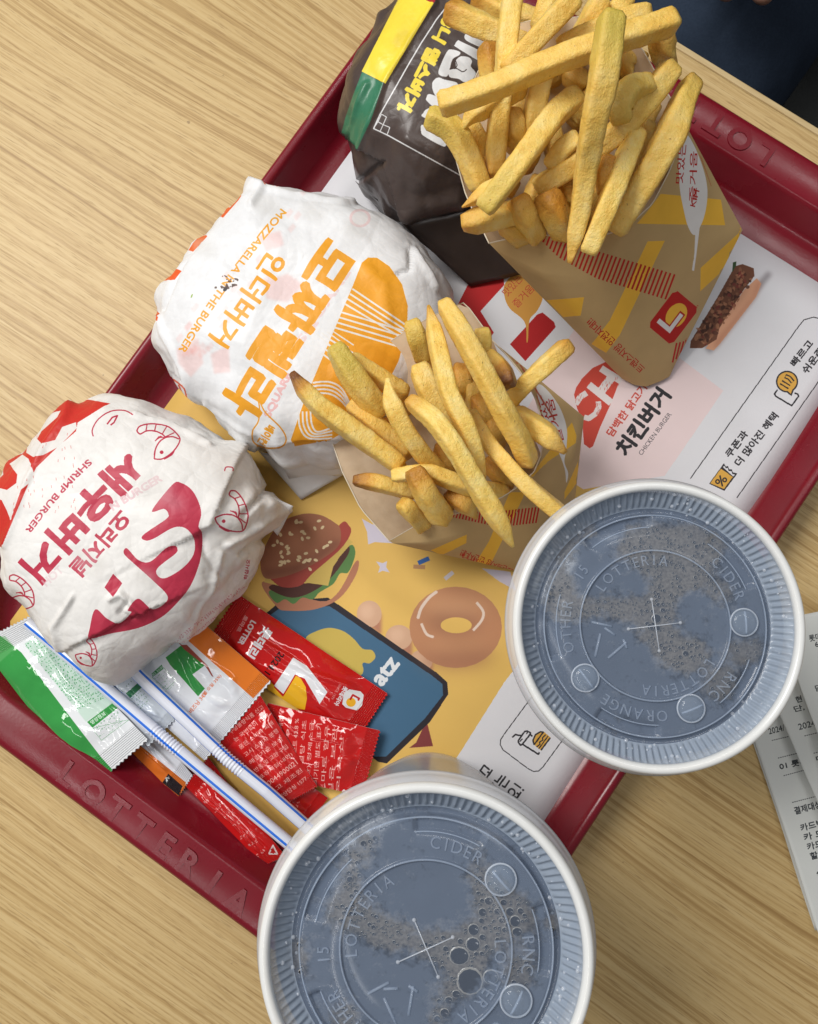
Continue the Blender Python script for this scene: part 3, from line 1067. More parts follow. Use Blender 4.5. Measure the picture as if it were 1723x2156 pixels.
# --- the mozzarella burger, middle
def paint_mozz(A):
    RO = (232, 96, 44)
    GH = (240, 150, 140)
    rr = random.Random(8)
    for t in range(26):
        x = rr.uniform(120, 830); y = 1020 - (x - 120) * 1.15 + rr.uniform(-170, 170)
        A.poly([(x, y), (x + 30, y - 34), (x + 48, y - 14), (x + 18, y + 24)], GH, .16, 2)
    for q in [[(140, 980), (260, 920), (290, 1060), (220, 1140), (150, 1060)], [(640, 600), (760, 560), (850, 620), (760, 720), (640, 700)], [(330, 1010), (430, 960), (440, 1110), (350, 1120)], [(600, 350), (720, 320), (740, 400), (640, 440)]]:
        A.poly(q, GH, .26, 3)
    A.text('SQUARE', (668, 1370), (790, 1130), 46, (236, 178, 178), 2, op=.8)
    A.text('SQUARE', (850, 960), (1120, 560), 50, (236, 190, 190), 2, op=.5)
    A.ell((1165, 250), 60, 52, (238, 190, 190), 0, .5); A.ell((1165, 250), 44, 38, (234, 232, 232))
    A.text('모짜렐라', (962, 352), (378, 1268), 232, ORG, 8, bend=-4)
    A.text('인더버거', (655, 425), (318, 905), 132, ORG, 3)
    A.text('MOZZARELLA IN THE BURGER', (722, 196), (150, 985), 42, ORG, 1, bend=-22)
    A.poly([(1175, 500), (1210, 470), (1260, 472), (1330, 520), (1400, 620), (1432, 740), (1428, 880), (1380, 1050), (1280, 1250), (1150, 1400), (1000, 1490), (800, 1525), (778, 1490), (850, 1280), (1010, 900), (1120, 640)], ORG)
    W = (236, 234, 230)
    for q in range(4):
        A.line([(1122 - 14 * q, 645 + 28 * q), (1440 - 10 * q, 860 + 22 * q)], 10, W)
        A.line([(1058 - 14 * q, 775 + 28 * q), (1410 - 14 * q, 880 + 28 * q)], 10, W)
        A.line([(990 - 14 * q, 925 + 26 * q), (1190 - 16 * q, 1040 + 36 * q)], 10, W)
        A.line([(1010 - 30 * q, 880 + 5 * q), (1130 - 30 * q, 960 + 12 * q)], 7, W)
        A.line([(900 - 8 * q, 1170 + 20 * q), (990, 1165 + 22 * q), (1060, 1200 + 24 * q), (1110, 1290 + 15 * q)], 10, W, curve=True)
        A.line([(822 + 22 * q, 1330), (830 + 22 * q, 1420 - 6 * q), (880 + 16 * q, 1480 - 12 * q), (1010, 1480 - 20 * q)], 10, W, curve=True)
    A.line([(600, 1250), (612, 1290), (640, 1340), (720, 1420), (752, 1480), (735, 1522), (690, 1535), (620, 1530), (570, 1500), (565, 1440), (595, 1390), (605, 1330), (598, 1270)], 8, ORG, closed=True, curve=True)
    A.text('베이컨', (648, 1400), (590, 1500), 52, ORG, 2)
    for q in ([(465, 80), (492, 120), (486, 150), (400, 248), (335, 240), (420, 120)], [(260, 350), (300, 338), (312, 352), (232, 438), (205, 430)], [(110, 520), (168, 545), (130, 595), (60, 600)], [(5, 730), (42, 780), (32, 825), (0, 820)]):
        A.poly(q, RO)
    for x in (632, 655, 678, 702):
        A.line([(x, 25), (x + 4, 60)], 9, RO)
    A.line([(630, 42), (712, 52)], 8, RO)
    A.line([(120, 1150), (180, 1200), (200, 1260), (240, 1310)], 9, (226, 110, 80), curve=True); A.line([(150, 1180), (200, 1290), (225, 1330)], 8, (226, 110, 80), curve=True)
    for i in range(26):
        x, y = rr.gauss(0, 26), rr.gauss(0, 20)
        A.ell((432 + x + y * .3, 620 - x * .5 + y), rr.uniform(3, 12), rr.uniform(3, 8), (70, 44, 34), rr.uniform(0, 90), .8)
    A.ell((412, 648), 14, 9, (40, 26, 22), -40)
    A.ell((225, 685), 4, 12, (150, 180, 80), 20)
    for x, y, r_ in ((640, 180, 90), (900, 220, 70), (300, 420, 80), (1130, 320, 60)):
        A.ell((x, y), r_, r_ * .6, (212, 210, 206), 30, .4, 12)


mozz_sil = [(505, 45), (600, 35), (720, 58), (840, 88), (940, 112), (1040, 128), (1130, 150), (1230, 210), (1330, 275), (1420, 335), (1500, 420), (1560, 500), (1640, 610), (1690, 720), (1690, 900), (1640, 1100), (1500, 1330), (1330, 1500), (1160, 1600), (1065, 1655), (980, 1690), (860, 1700), (720, 1650), (590, 1570), (500, 1490), (400, 1400), (300, 1345), (200, 1290), (140, 1200), (90, 1100), (50, 980), (20, 850), (15, 700), (50, 620), (90, 560), (200, 420), (290, 310), (380, 210), (440, 140), (480, 90)]
mozz_folds = [
    ([(380, 1390), (560, 1560), (800, 1522), (1080, 1480), (1300, 1350)], 60, -.0036, 'step'),
    ([(505, 50), (620, 90), (560, 180)], 26, .0022, 'tent'), ([(500, 95), (330, 270), (150, 540), (60, 760)], 20, -.0018, 'tent'),
    ([(1455, 390), (1445, 540), (1380, 560)], 18, -.0022, 'tent'), ([(1450, 395), (1520, 520), (1600, 640)], 24, .002, 'tent'),
    ([(130, 1150), (300, 1330), (420, 1440)], 18, -.0022, 'tent'), ([(40, 800), (120, 1000), (230, 1250)], 22, .0018, 'tent'),
    ([(505, 50), (800, 130), (1130, 155)], 20, .0018, 'tent'), ([(1180, 520), (1290, 620), (1320, 800)], 40, .0012, 'ridge'), ([(300, 1290), (560, 1470)], 22, .0015, 'tent')]
b2, b2w, k2 = burger('burger in white paper with orange lettering and an orange striped badge, behind the smaller fries', mozz_sil, .060, .0065, 23, mozz_folds, 'm', 1800, (236, 237, 239), paint_mozz,
                     dict(rough=.44, spec=.3, mottled=.16, bump=.12, bscale=420, creased=.16), ctr=(780, 830))
kw = Mat('plain_wrap_paper', .5, .3)
kw.color(kw.ramp(kw.noise(kw.coord('Object'), 90, 4), [(.3, (.70, .69, .68)), (.7, (.80, .80, .80))]))
flap('paper_corner', [P(690, 985, .020), P(545, 950, .016), P(634, 1052, .0068), P(722, 1000, .010)], b2, kw.m, 12, 4)
flap('paper_corner', [P(585, 960, .028), P(720, 960, .030), P(725, 1000, .012), P(610, 1012, .010)], b2, kw.m, 12, 9)
flap('paper_corner', [P(548, 1085, .030), P(560, 1040, .034), P(618, 1066, .026), P(585, 1128, .016)], b1, kw.m, 12, 14, .0012)


# --- the dark wrapped burger at the top
def paint_dark(A):
    GR, YL, W = (58, 122, 92), (244, 220, 70), (226, 228, 230)
    A.poly([(272, 518), (425, 602), (335, 870), (236, 1080), (122, 964), (150, 850), (205, 690)], GR)
    A.poly([(560, -60), (830, -60), (790, 22), (440, 604), (268, 516), (425, 205)], YL)
    A.poly([(735, 0), (760, -30), (830, -40), (790, 22)], (170, 40, 48))
    A.poly([(520, 240), (600, 210), (640, 250), (600, 340), (520, 350), (490, 300)], (226, 200, 60), .6, 4)
    A.line([(960, -60), (920, 0), (810, 140), (700, 310), (605, 470), (520, 620), (400, 830), (355, 930), (460, 980), (985, 1270), (1200, 1380)], 9, W)
    for q in ([(412, 826), (448, 846), (424, 902), (386, 880)], [(386, 880), (424, 902), (402, 950), (355, 930)], [(424, 902), (472, 922), (452, 976), (402, 950)]):
        A.line(q, 6, W, closed=True)
    A.text('3니 맵스버거', (856, 118), (532, 762), 102, YL, 4)
    A.ell((537, 783), 13, 16, YL)
    for q in ([(1012, 265), (1035, 232), (1062, 245), (1068, 262), (1230, 330), (1230, 380), (1150, 350), (1040, 300)],
              [(945, 320), (965, 292), (990, 300), (1180, 400), (1180, 470), (960, 345)],
              [(890, 368), (930, 358), (980, 375), (975, 398), (925, 432), (895, 540), (860, 552), (825, 530), (840, 470)],
              [(950, 440), (985, 408), (1040, 412), (1068, 440), (1060, 480), (1095, 530), (1062, 580), (1010, 592), (970, 570), (905, 556), (903, 505), (950, 492)],
              [(780, 600), (820, 560), (870, 575), (960, 600), (950, 660), (830, 700), (790, 670)],
              [(738, 705), (760, 680), (840, 715), (900, 790), (860, 830), (745, 735)],
              [(716, 815), (740, 790), (800, 780), (960, 840), (940, 900), (720, 850)],
              [(698, 912), (720, 905), (790, 950), (884, 1010), (880, 1050), (850, 1056), (720, 985), (698, 950)]):
        A.poly(q, W, curve=True)
    A.line([(905, 500), (955, 495), (1000, 518), (1030, 500)], 7, (62, 52, 50), curve=True)
    A.line([(950, 440), (960, 470), (950, 495)], 6, (62, 52, 50))


dark_sil = [(520, -60), (430, 150), (340, 300), (230, 520), (130, 720), (112, 850), (118, 960), (160, 1110), (225, 1330), (330, 1420), (430, 1520), (520, 1600), (640, 1665), (800, 1640), (950, 1580), (1060, 1520), (1300, 1350), (1480, 1000), (1530, 500), (1450, 50), (1250, -250), (900, -320), (650, -220)]
dark_folds = [([(120, 962), (236, 1090), (400, 1180), (560, 1560), (640, 1660)], 60, -.0032, 'step'), ([(236, 1080), (330, 870), (430, 600), (610, 300), (800, 20)], 34, .0020, 'tent'),
              ([(230, 1330), (330, 1250), (420, 1180)], 24, -.002, 'tent'), ([(300, 600), (160, 960)], 26, .0016, 'tent'), ([(600, 1000), (800, 1100), (985, 1250)], 40, .0012, 'ridge'),
              ([(560, 1560), (800, 1480), (1060, 1400)], 60, .0022, 'ridge')]
b3, b3w, k3 = burger('burger in dark brown wrap with yellow and green bands, behind the larger fries', dark_sil, .066, .0065, 31, dark_folds, 'k', 1400, (76, 64, 60), paint_dark,
                     dict(rough=.36, spec=.45, mottled=.15, bump=.10, bscale=300, creased=.14), ctr=(860, 640), side=(.62, .30), rough_amp=.8)
kd = Mat('plain_brown_wrap', .34, .5)
kd.color(kd.ramp(kd.noise(kd.coord('Object'), 60, 4), [(.3, (.042, .030, .026)), (.7, (.064, .048, .042))]))
flap('wrap_end', [P(845, 470, .034), P(1000, 440, .040), P(1095, 578, .009), P(990, 602, .008)], b3, kd.m, 14, 3, .0012)
flap('wrap_end', [P(748, 380, .022), P(850, 470, .026), P(905, 520, .008), P(800, 445, .007)], b3, kd.m, 12, 6, .0012)
# ------------------------------------------------------------------ fries cartons and fries
def ruled(rows, n_s, n_t, bulge, sink=0.0):
    """rows: lists of (u, v, z) running from one fold to the other; surface through the rows"""
    R = [resample([tuple(P(*p)) for p in r], n_s) for r in rows]
    V, UV = [], []
    m = len(R) - 1
    tot = n_t * m + 1
    for i in range(tot):
        k, f = min(i // n_t, m - 1), 0
        f = (i - k * n_t) / n_t
        for j in range(n_s):
            p = R[k][j] * (1 - f) + R[k + 1][j] * f
            s = j / (n_s - 1)
            w = math.sin(math.pi * s) ** .8 * (i / (tot - 1)) ** .7
            V.append(Vector(p) + Vector((.35, -.35, .87)) * bulge * w)
            UV.append((s, i / (tot - 1)))
    return V, grid_faces(tot, n_s), UV


def carton(label, loc, front, back, bulge, paint, zt, res):
    root = empty('fries_carton', loc, label, 'fries carton', 'cartons of fries')
    V, F, UV = ruled(front, 30, 14, bulge)
    fr = mesh_obj('front_panel', V, F, None, root, True, UV)
    # outward side must face the camera side
    nz = sum(p.normal.z for p in fr.data.polygons)
    if nz < 0:
        fr.data.flip_normals()
    art = Art(res, res, (202, 172, 122), mesh_map(fr), zt, 8)
    paint(art)
    km = print_mat('kraft_card_print', art.image('fries_carton_print'), rough=.7, spec=.2, mottled=.15, bump=.18, bscale=700, inside=(.66, .50, .33))
    fr.data.materials.append(km.m)
    V, F, UV = ruled(back, 30, 14, -bulge * .5)
    bk = mesh_obj('back_panel', V, F, None, root, True, UV)
    if sum(p.normal.z for p in bk.data.polygons) < 0:
        bk.data.flip_normals()
    kb = Mat('cream_card', .7, .2)
    vv = kb.coord('Object')
    g = kb.n('ShaderNodeNewGeometry')
    ci = kb.ramp(kb.noise(vv, 200, 4), [(.3, (.64, .50, .34)), (.7, (.74, .60, .43))])
    kb.color(kb.mix(g.outputs['Backfacing'], ci, (.46, .34, .17)))
    kb.bump(kb.noise(vv, 700, 2), .12, .0004)
    bk.data.materials.append(kb.m)
    # the white cut edge of the card along the lip and the back
    ke = Mat('card_cut_edge', .7, .2, (.74, .66, .52))
    for row, bz in ((front[-1], bulge), (back[-1], -bulge * .5)):
        pts = resample([tuple(P(*p)) for p in row], 40)
        vs = []
        for j, p in enumerate(pts):
            s = j / 39
            q = Vector(p) + Vector((.35, -.35, .87)) * bz * math.sin(math.pi * s) ** .8
            for a in range(6):
                t = a / 6 * 2 * math.pi
                vs.append(q + Vector((math.cos(t) * .00030, .00030 * math.sin(t) * .6, .00030 * math.sin(t))))
        mesh_obj('cut_edge', vs, grid_faces(40, 6, closed=True), ke.m, root)
    return root


REDC, YC, WC = (196, 44, 40), (252, 198, 74), (242, 240, 238)


def logo(A, c, ex, ey):
    """rounded red square with a white L-shaped stroke over a yellow disc"""
    def q(pts):
        return [(c[0] + ex[0] * x + ey[0] * y, c[1] + ex[1] * x + ey[1] * y) for x, y in pts]
    A.poly(q([(-.8, -1), (.8, -1), (1, -.8), (1, .8), (.8, 1), (-.8, 1), (-1, .8), (-1, -.8)]), REDC)
    A.poly(q([(.15 + .58 * math.cos(t * .3), .08 + .62 * math.sin(t * .3)) for t in range(21)]), YC)
    A.poly(q([(-.72, -.72), (-.36, -.72), (-.36, .10), (.42, .10), (.42, .52), (-.72, .52)]), REDC)
    A.poly(q([(-.64, -.66), (-.42, -.66), (-.42, .18), (.34, .18), (.34, .44), (-.64, .44)]), WC)


def paint_large(A):
    A.zt = 'r'
    A.poly([(905, 22), (1218, 52), (1240, 186), (780, 178), (830, 120)], YC)
    A.poly([(836, 270), (926, 266), (690, 760), (620, 850), (545, 805), (640, 680)], YC)
    A.poly([(1112, 408), (1350, 190), (1330, 290), (1240, 410), (1110, 530)], YC)
    A.poly([(310, 576), (506, 560), (488, 656), (398, 664)], YC)
    for i in range(34):
        t = i / 33
        x0, y0 = 262 + 715 * t, 226 + 215 * t
        hgt = 14 + 40 * min(1, t * 5) + 76 * min(1, t * 2.0)
        A.line([(x0, y0), (x0 - .38 * hgt, y0 + hgt)], 10, REDC)
    for i in range(5):
        A.line([(988 + 18 * i, 798 - 4 * i), (966 + 18 * i, 900 - 16 * i)], 9, REDC)
    A.poly([(1024, 40), (1058, 140), (1085, 210), (1080, 330), (1067, 420), (1078, 424), (1091, 330), (1107, 200), (1124, 140), (1136, 40)], WC)
    A.zt = 't'
    A.poly([(345, 1330), (400, 1365), (480, 1520), (550, 1720), (580, 1900), (565, 2080), (520, 2230), (450, 2340), (385, 2250), (335, 2050), (302, 1850), (294, 1600), (308, 1420)], WC, curve=True)
    A.zt = 't'
    A.text('맛있는', (334, 1830), (372, 1430), 76, REDC, 1)
    A.text('즐거움', (470, 2010), (480, 1510), 74, REDC, 1)
    A.text('KIM', (455, 2060), (500, 1900), 50, REDC, 1)
    A.zt = 'r'
    logo(A, (970, 665), (72, -95), (62, 52))
    A.text('TM', (1088, 628), (1102, 606), 10, REDC, 0)
    A.text('트렌스지방 안전지대!!', (826, 925), (545, 665), 46, REDC, 1)
    A.zt = 't'
    for i in range(12):
        A.line([(500 + 10 * i, 1540 + 26 * i), (530 + 8 * i, 1590 + 24 * i)], 7, (190, 110, 70), op=.7)


BTM = [(1310, 797, .0085), (1335, 810, .0085), (1361, 814, .0085), (1390, 803, .0085), (1410, 793, .0085), (1424, 763, .011)]
large_front = [BTM,
               [(1045, 527, .072), (1150, 580, .070), (1290, 592, .064), (1430, 562, .056), (1564, 484, .048)],
               [(1030, 512, .074), (1075, 502, .078), (1130, 494, .081), (1200, 498, .083), (1250, 500, .084), (1290, 490, .085), (1330, 470, .086), (1374, 429, .087), (1408, 364, .087), (1428, 315, .086), (1444, 262, .085)]]
large_back = [[(a, b, c - .001) for a, b, c in BTM],
              [(1030, 512, .074), (1000, 450, .074), (982, 413, .074), (960, 333, .076), (964, 238, .078), (1009, 147, .082), (1025, 95, .085), (1100, 45, .092), (1230, 35, .096), (1345, 90, .095), (1382, 155, .092), (1444, 262, .085)]]
c_l = carton('larger brown paper carton printed with yellow bars, heaped with fries, propped on the dark burger', P(1370, 800, .0075), large_front, large_back, 0, paint_large, 'r', 1400)


def paint_small(A):
    A.zt = '3'
    A.poly([(830, 1378), (1042, 1285), (1040, 1330), (900, 1400)], YC)
    A.poly([(1270, 1060), (1350, 1060), (1340, 1090), (1180, 1420), (1130, 1490), (1080, 1450), (1160, 1320)], YC)
    A.poly([(1380, 970), (1600, 690), (1624, 760), (1620, 800), (1470, 900), (1390, 980)], YC)
    A.poly([(1640, 880), (1660, 860), (1650, 980), (1560, 1100), (1560, 1060)], YC)
    for i in range(27):
        t = i / 26
        hgt = 16 + 80 * min(1, t * 1.8)
        A.line([(975 + 450 * t, 1178 - 50 * t + (10 if t > .5 else 0)), (968 + 440 * t, 1178 - 50 * t + hgt)], 8.5, REDC)
    A.poly([(1412, 500), (1450, 500), (1530, 600), (1572, 720), (1570, 830), (1560, 900), (1580, 960), (1570, 1010), (1562, 940), (1530, 850), (1470, 720), (1430, 600)], WC, curve=True)
    A.text('맛있는', (1505, 742), (1435, 540), 52, REDC, 1)
    A.text('즐거움', (1560, 790), (1498, 560), 46, REDC, 1)
    A.text('트렌스지방 안전지대!!', (1290, 1465), (1018, 1362), 44, REDC, 1)
    for i in range(9):
        A.line([(1290 + 24 * i, 330 + 38 * i), (1318 + 24 * i, 372 + 38 * i)], 9, (186, 90, 66), op=.8)


BTS = [(1096, 1204, .0075), (1130, 1205, .0075), (1160, 1190, .0075), (1196, 1150, .0075), (1205, 1110, .0095)]
Z3 = lambda pts: zz('3', pts)
small_front = [BTS,
               Z3([(650, 1332, .043), (820, 1330, .046), (1000, 1290, .048), (1250, 1200, .048), (1480, 1050, .046), (1610, 860, .043), (1664, 660, .040)]),
               Z3([(630, 1320, .044), (760, 1245, .051), (880, 1205, .055), (1000, 1172, .058), (1120, 1135, .061), (1240, 1082, .063), (1330, 1020, .065), (1400, 950, .066), (1438, 860, .067), (1446, 760, .067), (1432, 650, .067), (1405, 560, .067), (1340, 440, .067), (1260, 340, .067), (1180, 258, .068)])]
small_back = [[(a, b, c - .0008) for a, b, c in BTS],
              Z3([(630, 1320, .044), (480, 1150, .044), (380, 950, .045), (330, 800, .047), (325, 740, .048), (340, 620, .050), (410, 480, .053), (500, 362, .056), (600, 285, .060), (710, 212, .064), (850, 130, .069), (1030, 52, .073), (1110, 160, .070), (1180, 258, .068)])]
c_s = carton('smaller brown paper carton of fries in front of the orange lettered burger', P(1150, 1180, .0065), small_front, small_back, 0, paint_small, '3', 1400)

# --- fries
kf = Mat('fried_potato', .37, .5)
v = kf.coord('Object')
oi = kf.n('ShaderNodeObjectInfo')
at = kf.n('ShaderNodeAttribute', attribute_name='brown')
at2 = kf.n('ShaderNodeAttribute', attribute_name='green')
nz = kf.noise(v, 130, 4, .6)
cA = kf.ramp(nz, [(.25, (.80, .47, .070)), (.48, (.94, .66, .160)), (.75, (.97, .80, .33))])
cA = kf.mix(kf.math('MULTIPLY', oi.outputs['Random'], .34), cA, (.80, .47, .085))
cA = kf.mix(at2.outputs['Fac'], cA, (.66, .50, .090))
nb = kf.noise(v, 420, 3, .6)
bf = kf.math('MULTIPLY', at.outputs['Fac'], kf.math('ADD', .55, kf.math('MULTIPLY', nb, .9)))
cA = kf.mix(kf.math('MINIMUM', kf.math('MULTIPLY', bf, 2.6), 1.0), cA, (.66, .32, .045))
cA = kf.mix(kf.ramp(bf, [(.30, (0, 0, 0)), (.95, (1, 1, 1))]), cA, (.20, .070, .015))
sp = kf.noise(v, 900, 1, .3)
cA = kf.mix(kf.ramp(sp, [(.76, (0, 0, 0)), (.80, (.6, .6, .6))]), cA, (.22, .10, .03))
kf.color(cA)
b1_ = kf.bump(kf.noise(v, 420, 5, .72), .72, .0011)
kf.bump(kf.noise(v, 1700, 3), .25, .0004, b1_)
kf.b.inputs['Subsurface Weight'].default_value = .12
kf.b.inputs['Subsurface Radius'].default_value = (.0035, .0018, .0006)
kf.b.inputs['Subsurface Scale'].default_value = 1.0
M_fry = kf.m


def fry(label, pts, w, zt, group, seed, brown=(0, 0), green=(0, 0), tip=(1, 1), hollow=False):
    """pts (x, y, z) in an enlargement; w width there (number or list); tip scale at both ends"""
    sc = ZT[zt][2]
    D = zz(zt, pts)
    ws = w if isinstance(w, (list, tuple)) else [w] * len(D)
    ctl = []
    for d, ww in zip(D, ws):
        p = P(*d)
        dep = (Vector((0, 0, CAMH)) - p).length
        ctl.append((p.x, p.y, p.z, ww * sc * .5 * dep / FPX))
    L = sum(math.dist(a[:3], b[:3]) for a, b in zip(ctl, ctl[1:]))
    n = max(14, int(L / .0016))
    path = resample(cr(ctl, 10), n)
    M = 28
    V, bw, gw = [], [], []
    prev = None
    r = random.Random(seed)
    tw0, tws = r.uniform(0, .5), r.uniform(-.7, .7)
    asp = r.uniform(.88, 1.0)
    for i in range(n):
        p = Vector(path[i][:3])
        tan = (Vector(path[min(i + 1, n - 1)][:3]) - Vector(path[max(i - 1, 0)][:3])).normalized()
        side = tan.cross(Vector((0, 0, 1)))
        if side.length < .2:
            side = prev or Vector((1, 0, 0))
        side.normalize()
        prev = side
        up = side.cross(tan).normalized()
        t = i / (n - 1)
        rad = path[i][3]
        e0, e1 = i * L / (n - 1), (n - 1 - i) * L / (n - 1)
        k = 1.0
        for e, ts in ((e0, tip[0]), (e1, tip[1])):
            ln = .0016 if ts >= 1 else .0030 + .011 * (1 - ts)
            if e < ln:
                q = e / ln
                k *= (.80 + .20 * math.sqrt(max(0, 1 - (1 - q) ** 2))) if ts >= 1 else (ts * .9 + (1 - ts * .9) * q ** .8)
        an = tw0 + tws * t
        for j in range(M):
            a = j / M * 2 * math.pi
            ca, sa = math.cos(a), math.sin(a)
            sq = (abs(ca) ** 9 + abs(sa) ** 9) ** (-1 / 9)
            x, y = ca * sq * asp * .86, sa * sq * .88
            x, y = x * math.cos(an) - y * math.sin(an), x * math.sin(an) + y * math.cos(an)
            q = p + (side * x + up * y) * rad * k
            nn = fbm(q + Vector((seed, 0, 0)), 170, seed % 13, 3)
            q2 = p + (side * x + up * y) * rad * k * (1 + .06 * nn + .035 * fbm(q, 620, 5, 2))
            V.append(q2)
            b = max(brown[0] * (1 - sst(.0, .012, e0)), brown[1] * (1 - sst(.0, .012, e1)))
            edge = max(0, sq - 1.12) * .9
            bw.append(min(1, b + edge * (.35 + .5 * max(0, fbm(q, 90, 4, 2)))))
            gw.append(max(green[0] * (1 - sst(.004, .026, e0)), green[1] * (1 - sst(.004, .026, e1))))
    F = grid_faces(n, M, closed=True)
    for end, base in ((0, 0), (1, (n - 1) * M)):
        cpt = sum((V[base + j] for j in range(M)), Vector()) / M
        V.append(cpt + (Vector(path[0][:3]) - Vector(path[1][:3])).normalized() * (.0003 if not end else -.0003) * (1 if not hollow else -8))
        ci = len(V) - 1
        bw.append(.25 + .5 * brown[end]); gw.append(green[end])
        for j in range(M):
            F.append((base + (j + 1) % M, base + j, ci) if end == 0 else (base + j, base + (j + 1) % M, ci))
    o = mesh_obj('french_fry', V, [f[::-1] for f in F], M_fry)
    me = o.data
    # origin at the fry
    c = Vector(path[n // 2][:3])
    me.transform(Matrix.Translation(-c))
    o.location = c
    for nm, vals in (('brown', bw), ('green', gw)):
        a = me.attributes.new(nm, 'FLOAT', 'POINT')
        a.data.foreach_set('value', vals)
    tag(o, label, 'fry', group)
    return o


GL, GS = 'fries heaped in the larger carton', 'fries standing in the smaller carton'
S = 0
large_fries = [
    ('long pale fry lying right across the top of the larger heap', [(178, 560, .118), (480, 455, .121), (800, 320, .124), (1130, 205, .125), (1428, 108, .122)], 116, {}),
    ('tall fry with a dark translucent upper half, standing uppermost in the larger heap', [(1092, 70, .140), (1070, 250, .138), (1045, 440, .134), (1000, 640, .126), (960, 880, .113), (925, 1120, .103), (870, 1395, .094)], [122, 138, 142, 128, 118, 108, 80], dict(green=(1, 0), tip=(1, .35), brown=(0, .2))),
    ('pale fry pointing down to the dark wrap, tucked under the long crossing fry', [(566, -10, .112), (540, 200, .110), (520, 420, .105), (490, 640, .098), (470, 930, .088)], [120, 118, 112, 118, 104], dict(brown=(0, .3))),
    ('smooth fry leaning up to the right, across the pale fry near the top', [(900, -20, .122), (780, 110, .119), (660, 240, .115), (530, 385, .109)], 112, {}),
    ('browned thick fry end resting on the dark wrapped burger', [(222, 50, .092), (380, 125, .093), (640, 235, .090)], [108, 112, 104], dict(brown=(.45, 0))),
    ('toasted fry behind the browned thick end, highest on that side', [(370, -20, .085), (520, 60, .086), (720, 130, .084)], 105, dict(brown=(.5, .2))),
    ('stubby fry with an upright browned end beside the pale vertical fry', [(432, 235, .098), (445, 340, .096), (455, 470, .090)], 104, dict(brown=(.5, 0))),
    ('thin fry poking out below the long crossing fry, tip drooping', [(305, 680, .100), (360, 600, .102), (480, 520, .102), (620, 450, .099)], [50, 100, 112, 108], dict(tip=(.5, 1))),
    ('fry hanging straight down the middle below the crossing fry', [(720, 400, .098), (690, 560, .095), (660, 760, .086), (640, 860, .078)], [118, 112, 96, 70], {}),
    ('curved fry sweeping from the middle of the heap down to its lower corner', [(915, 505, .108), (790, 610, .110), (640, 810, .112), (520, 970, .110), (410, 1115, .106)], [112, 132, 128, 130, 118], dict(green=(0, .6))),
    ('bent yellow fry leaning out over the dark wrap', [(110, 615, .100), (240, 680, .098), (325, 820, .094), (400, 1000, .088)], [104, 118, 112, 108], dict(green=(.8, 0))),
    ('short fry tucked beside the bent yellow fry', [(330, 660, .090), (390, 760, .088), (440, 900, .082)], 96, {}),
    ('splinter of fry with a sharp tip beside the carton corner', [(300, 1098, .098), (380, 1050, .099), (500, 985, .098)], [36, 88, 90], dict(tip=(.3, 1), brown=(.3, 0))),
    ('pale fry lying across the mouth of the larger carton, rounded end outside', [(300, 1185, .092), (400, 1165, .093), (600, 1125, .090)], [112, 122, 112], dict(brown=(.25, 0), tip=(.8, 1))),
    ('blocky cut fry end standing inside the lip of the larger carton', [(585, 1050, .097), (625, 1130, .094), (690, 1260, .080)], [126, 128, 116], dict(brown=(.3, 0))),
    ('fat fry with a browned skin tip inside the lip of the larger carton', [(738, 1020, .100), (780, 1110, .096), (850, 1250, .082)], [130, 142, 126], dict(brown=(.6, 0))),
    ('long fry rising to the right behind the dark translucent one', [(1420, 345, .112), (1300, 500, .110), (1130, 690, .106), (940, 840, .100), (690, 1005, .094)], [104, 128, 122, 118, 112], {}),
    ('short curled fry folded over itself next to the translucent one', [(1290, 460, .112), (1200, 470, .117), (1140, 550, .118), (1140, 640, .114)], [112, 122, 138, 126], dict(green=(0, .3))),
    ('broad greenish fry standing by the right inner wall of the larger carton', [(1522, 425, .104), (1460, 560, .106), (1400, 720, .104), (1270, 960, .098), (1110, 1230, .086)], [104, 128, 168, 164, 140], dict(green=(.5, 0), brown=(.15, 0))),
    ('long fry hanging over the front lip of the larger carton, square cut end', [(1225, 690, .104), (1150, 880, .107), (1070, 1090, .104), (965, 1345, .096)], [104, 112, 116, 108], {}),
    ('hollow crumpled fry end with dark spots', [(1085, 850, .104), (1072, 930, .104), (1060, 1010, .098)], [118, 124, 108], dict(brown=(.5, .2), hollow=True)),
    ('short fry half hidden behind the middle of the translucent fry', [(920, 730, .104), (840, 790, .102), (770, 880, .096)], [104, 112, 100], {}),
    ('fry squeezed between the broad greenish fry and the square cut one', [(1290, 650, .092), (1250, 760, .090), (1200, 960, .082)], 92, {}),
    ('pale fry sliver at the top of the heap', [(760, -20, .104), (735, 60, .102), (700, 160, .098)], [110, 92, 80], {}),
    ('fry pointing up out of the picture between two others', [(1040, -10, .108), (970, 110, .106), (900, 220, .100)], [104, 100, 96], {}),
    ('fry end leaning on the far wall of the larger carton', [(1170, -20, .104), (1110, 60, .104), (1040, 160, .100)], [96, 92, 90], {}),
    ('fry lying just behind the long crossing fry, parallel to it', [(1290, 75, .110), (1130, 110, .111), (960, 180, .110), (810, 250, .106)], [104, 108, 104, 96], {}),
    ('shaded fry standing outside the far wall of the larger carton', [(1352, 170, .098), (1365, 250, .094), (1385, 340, .084)], [112, 116, 100], dict(brown=(.2, .2))),
]
for i, (lb, pts, w, kw) in enumerate(large_fries):
    fry(lb, pts, w, '4', GL, 100 + i, **kw)
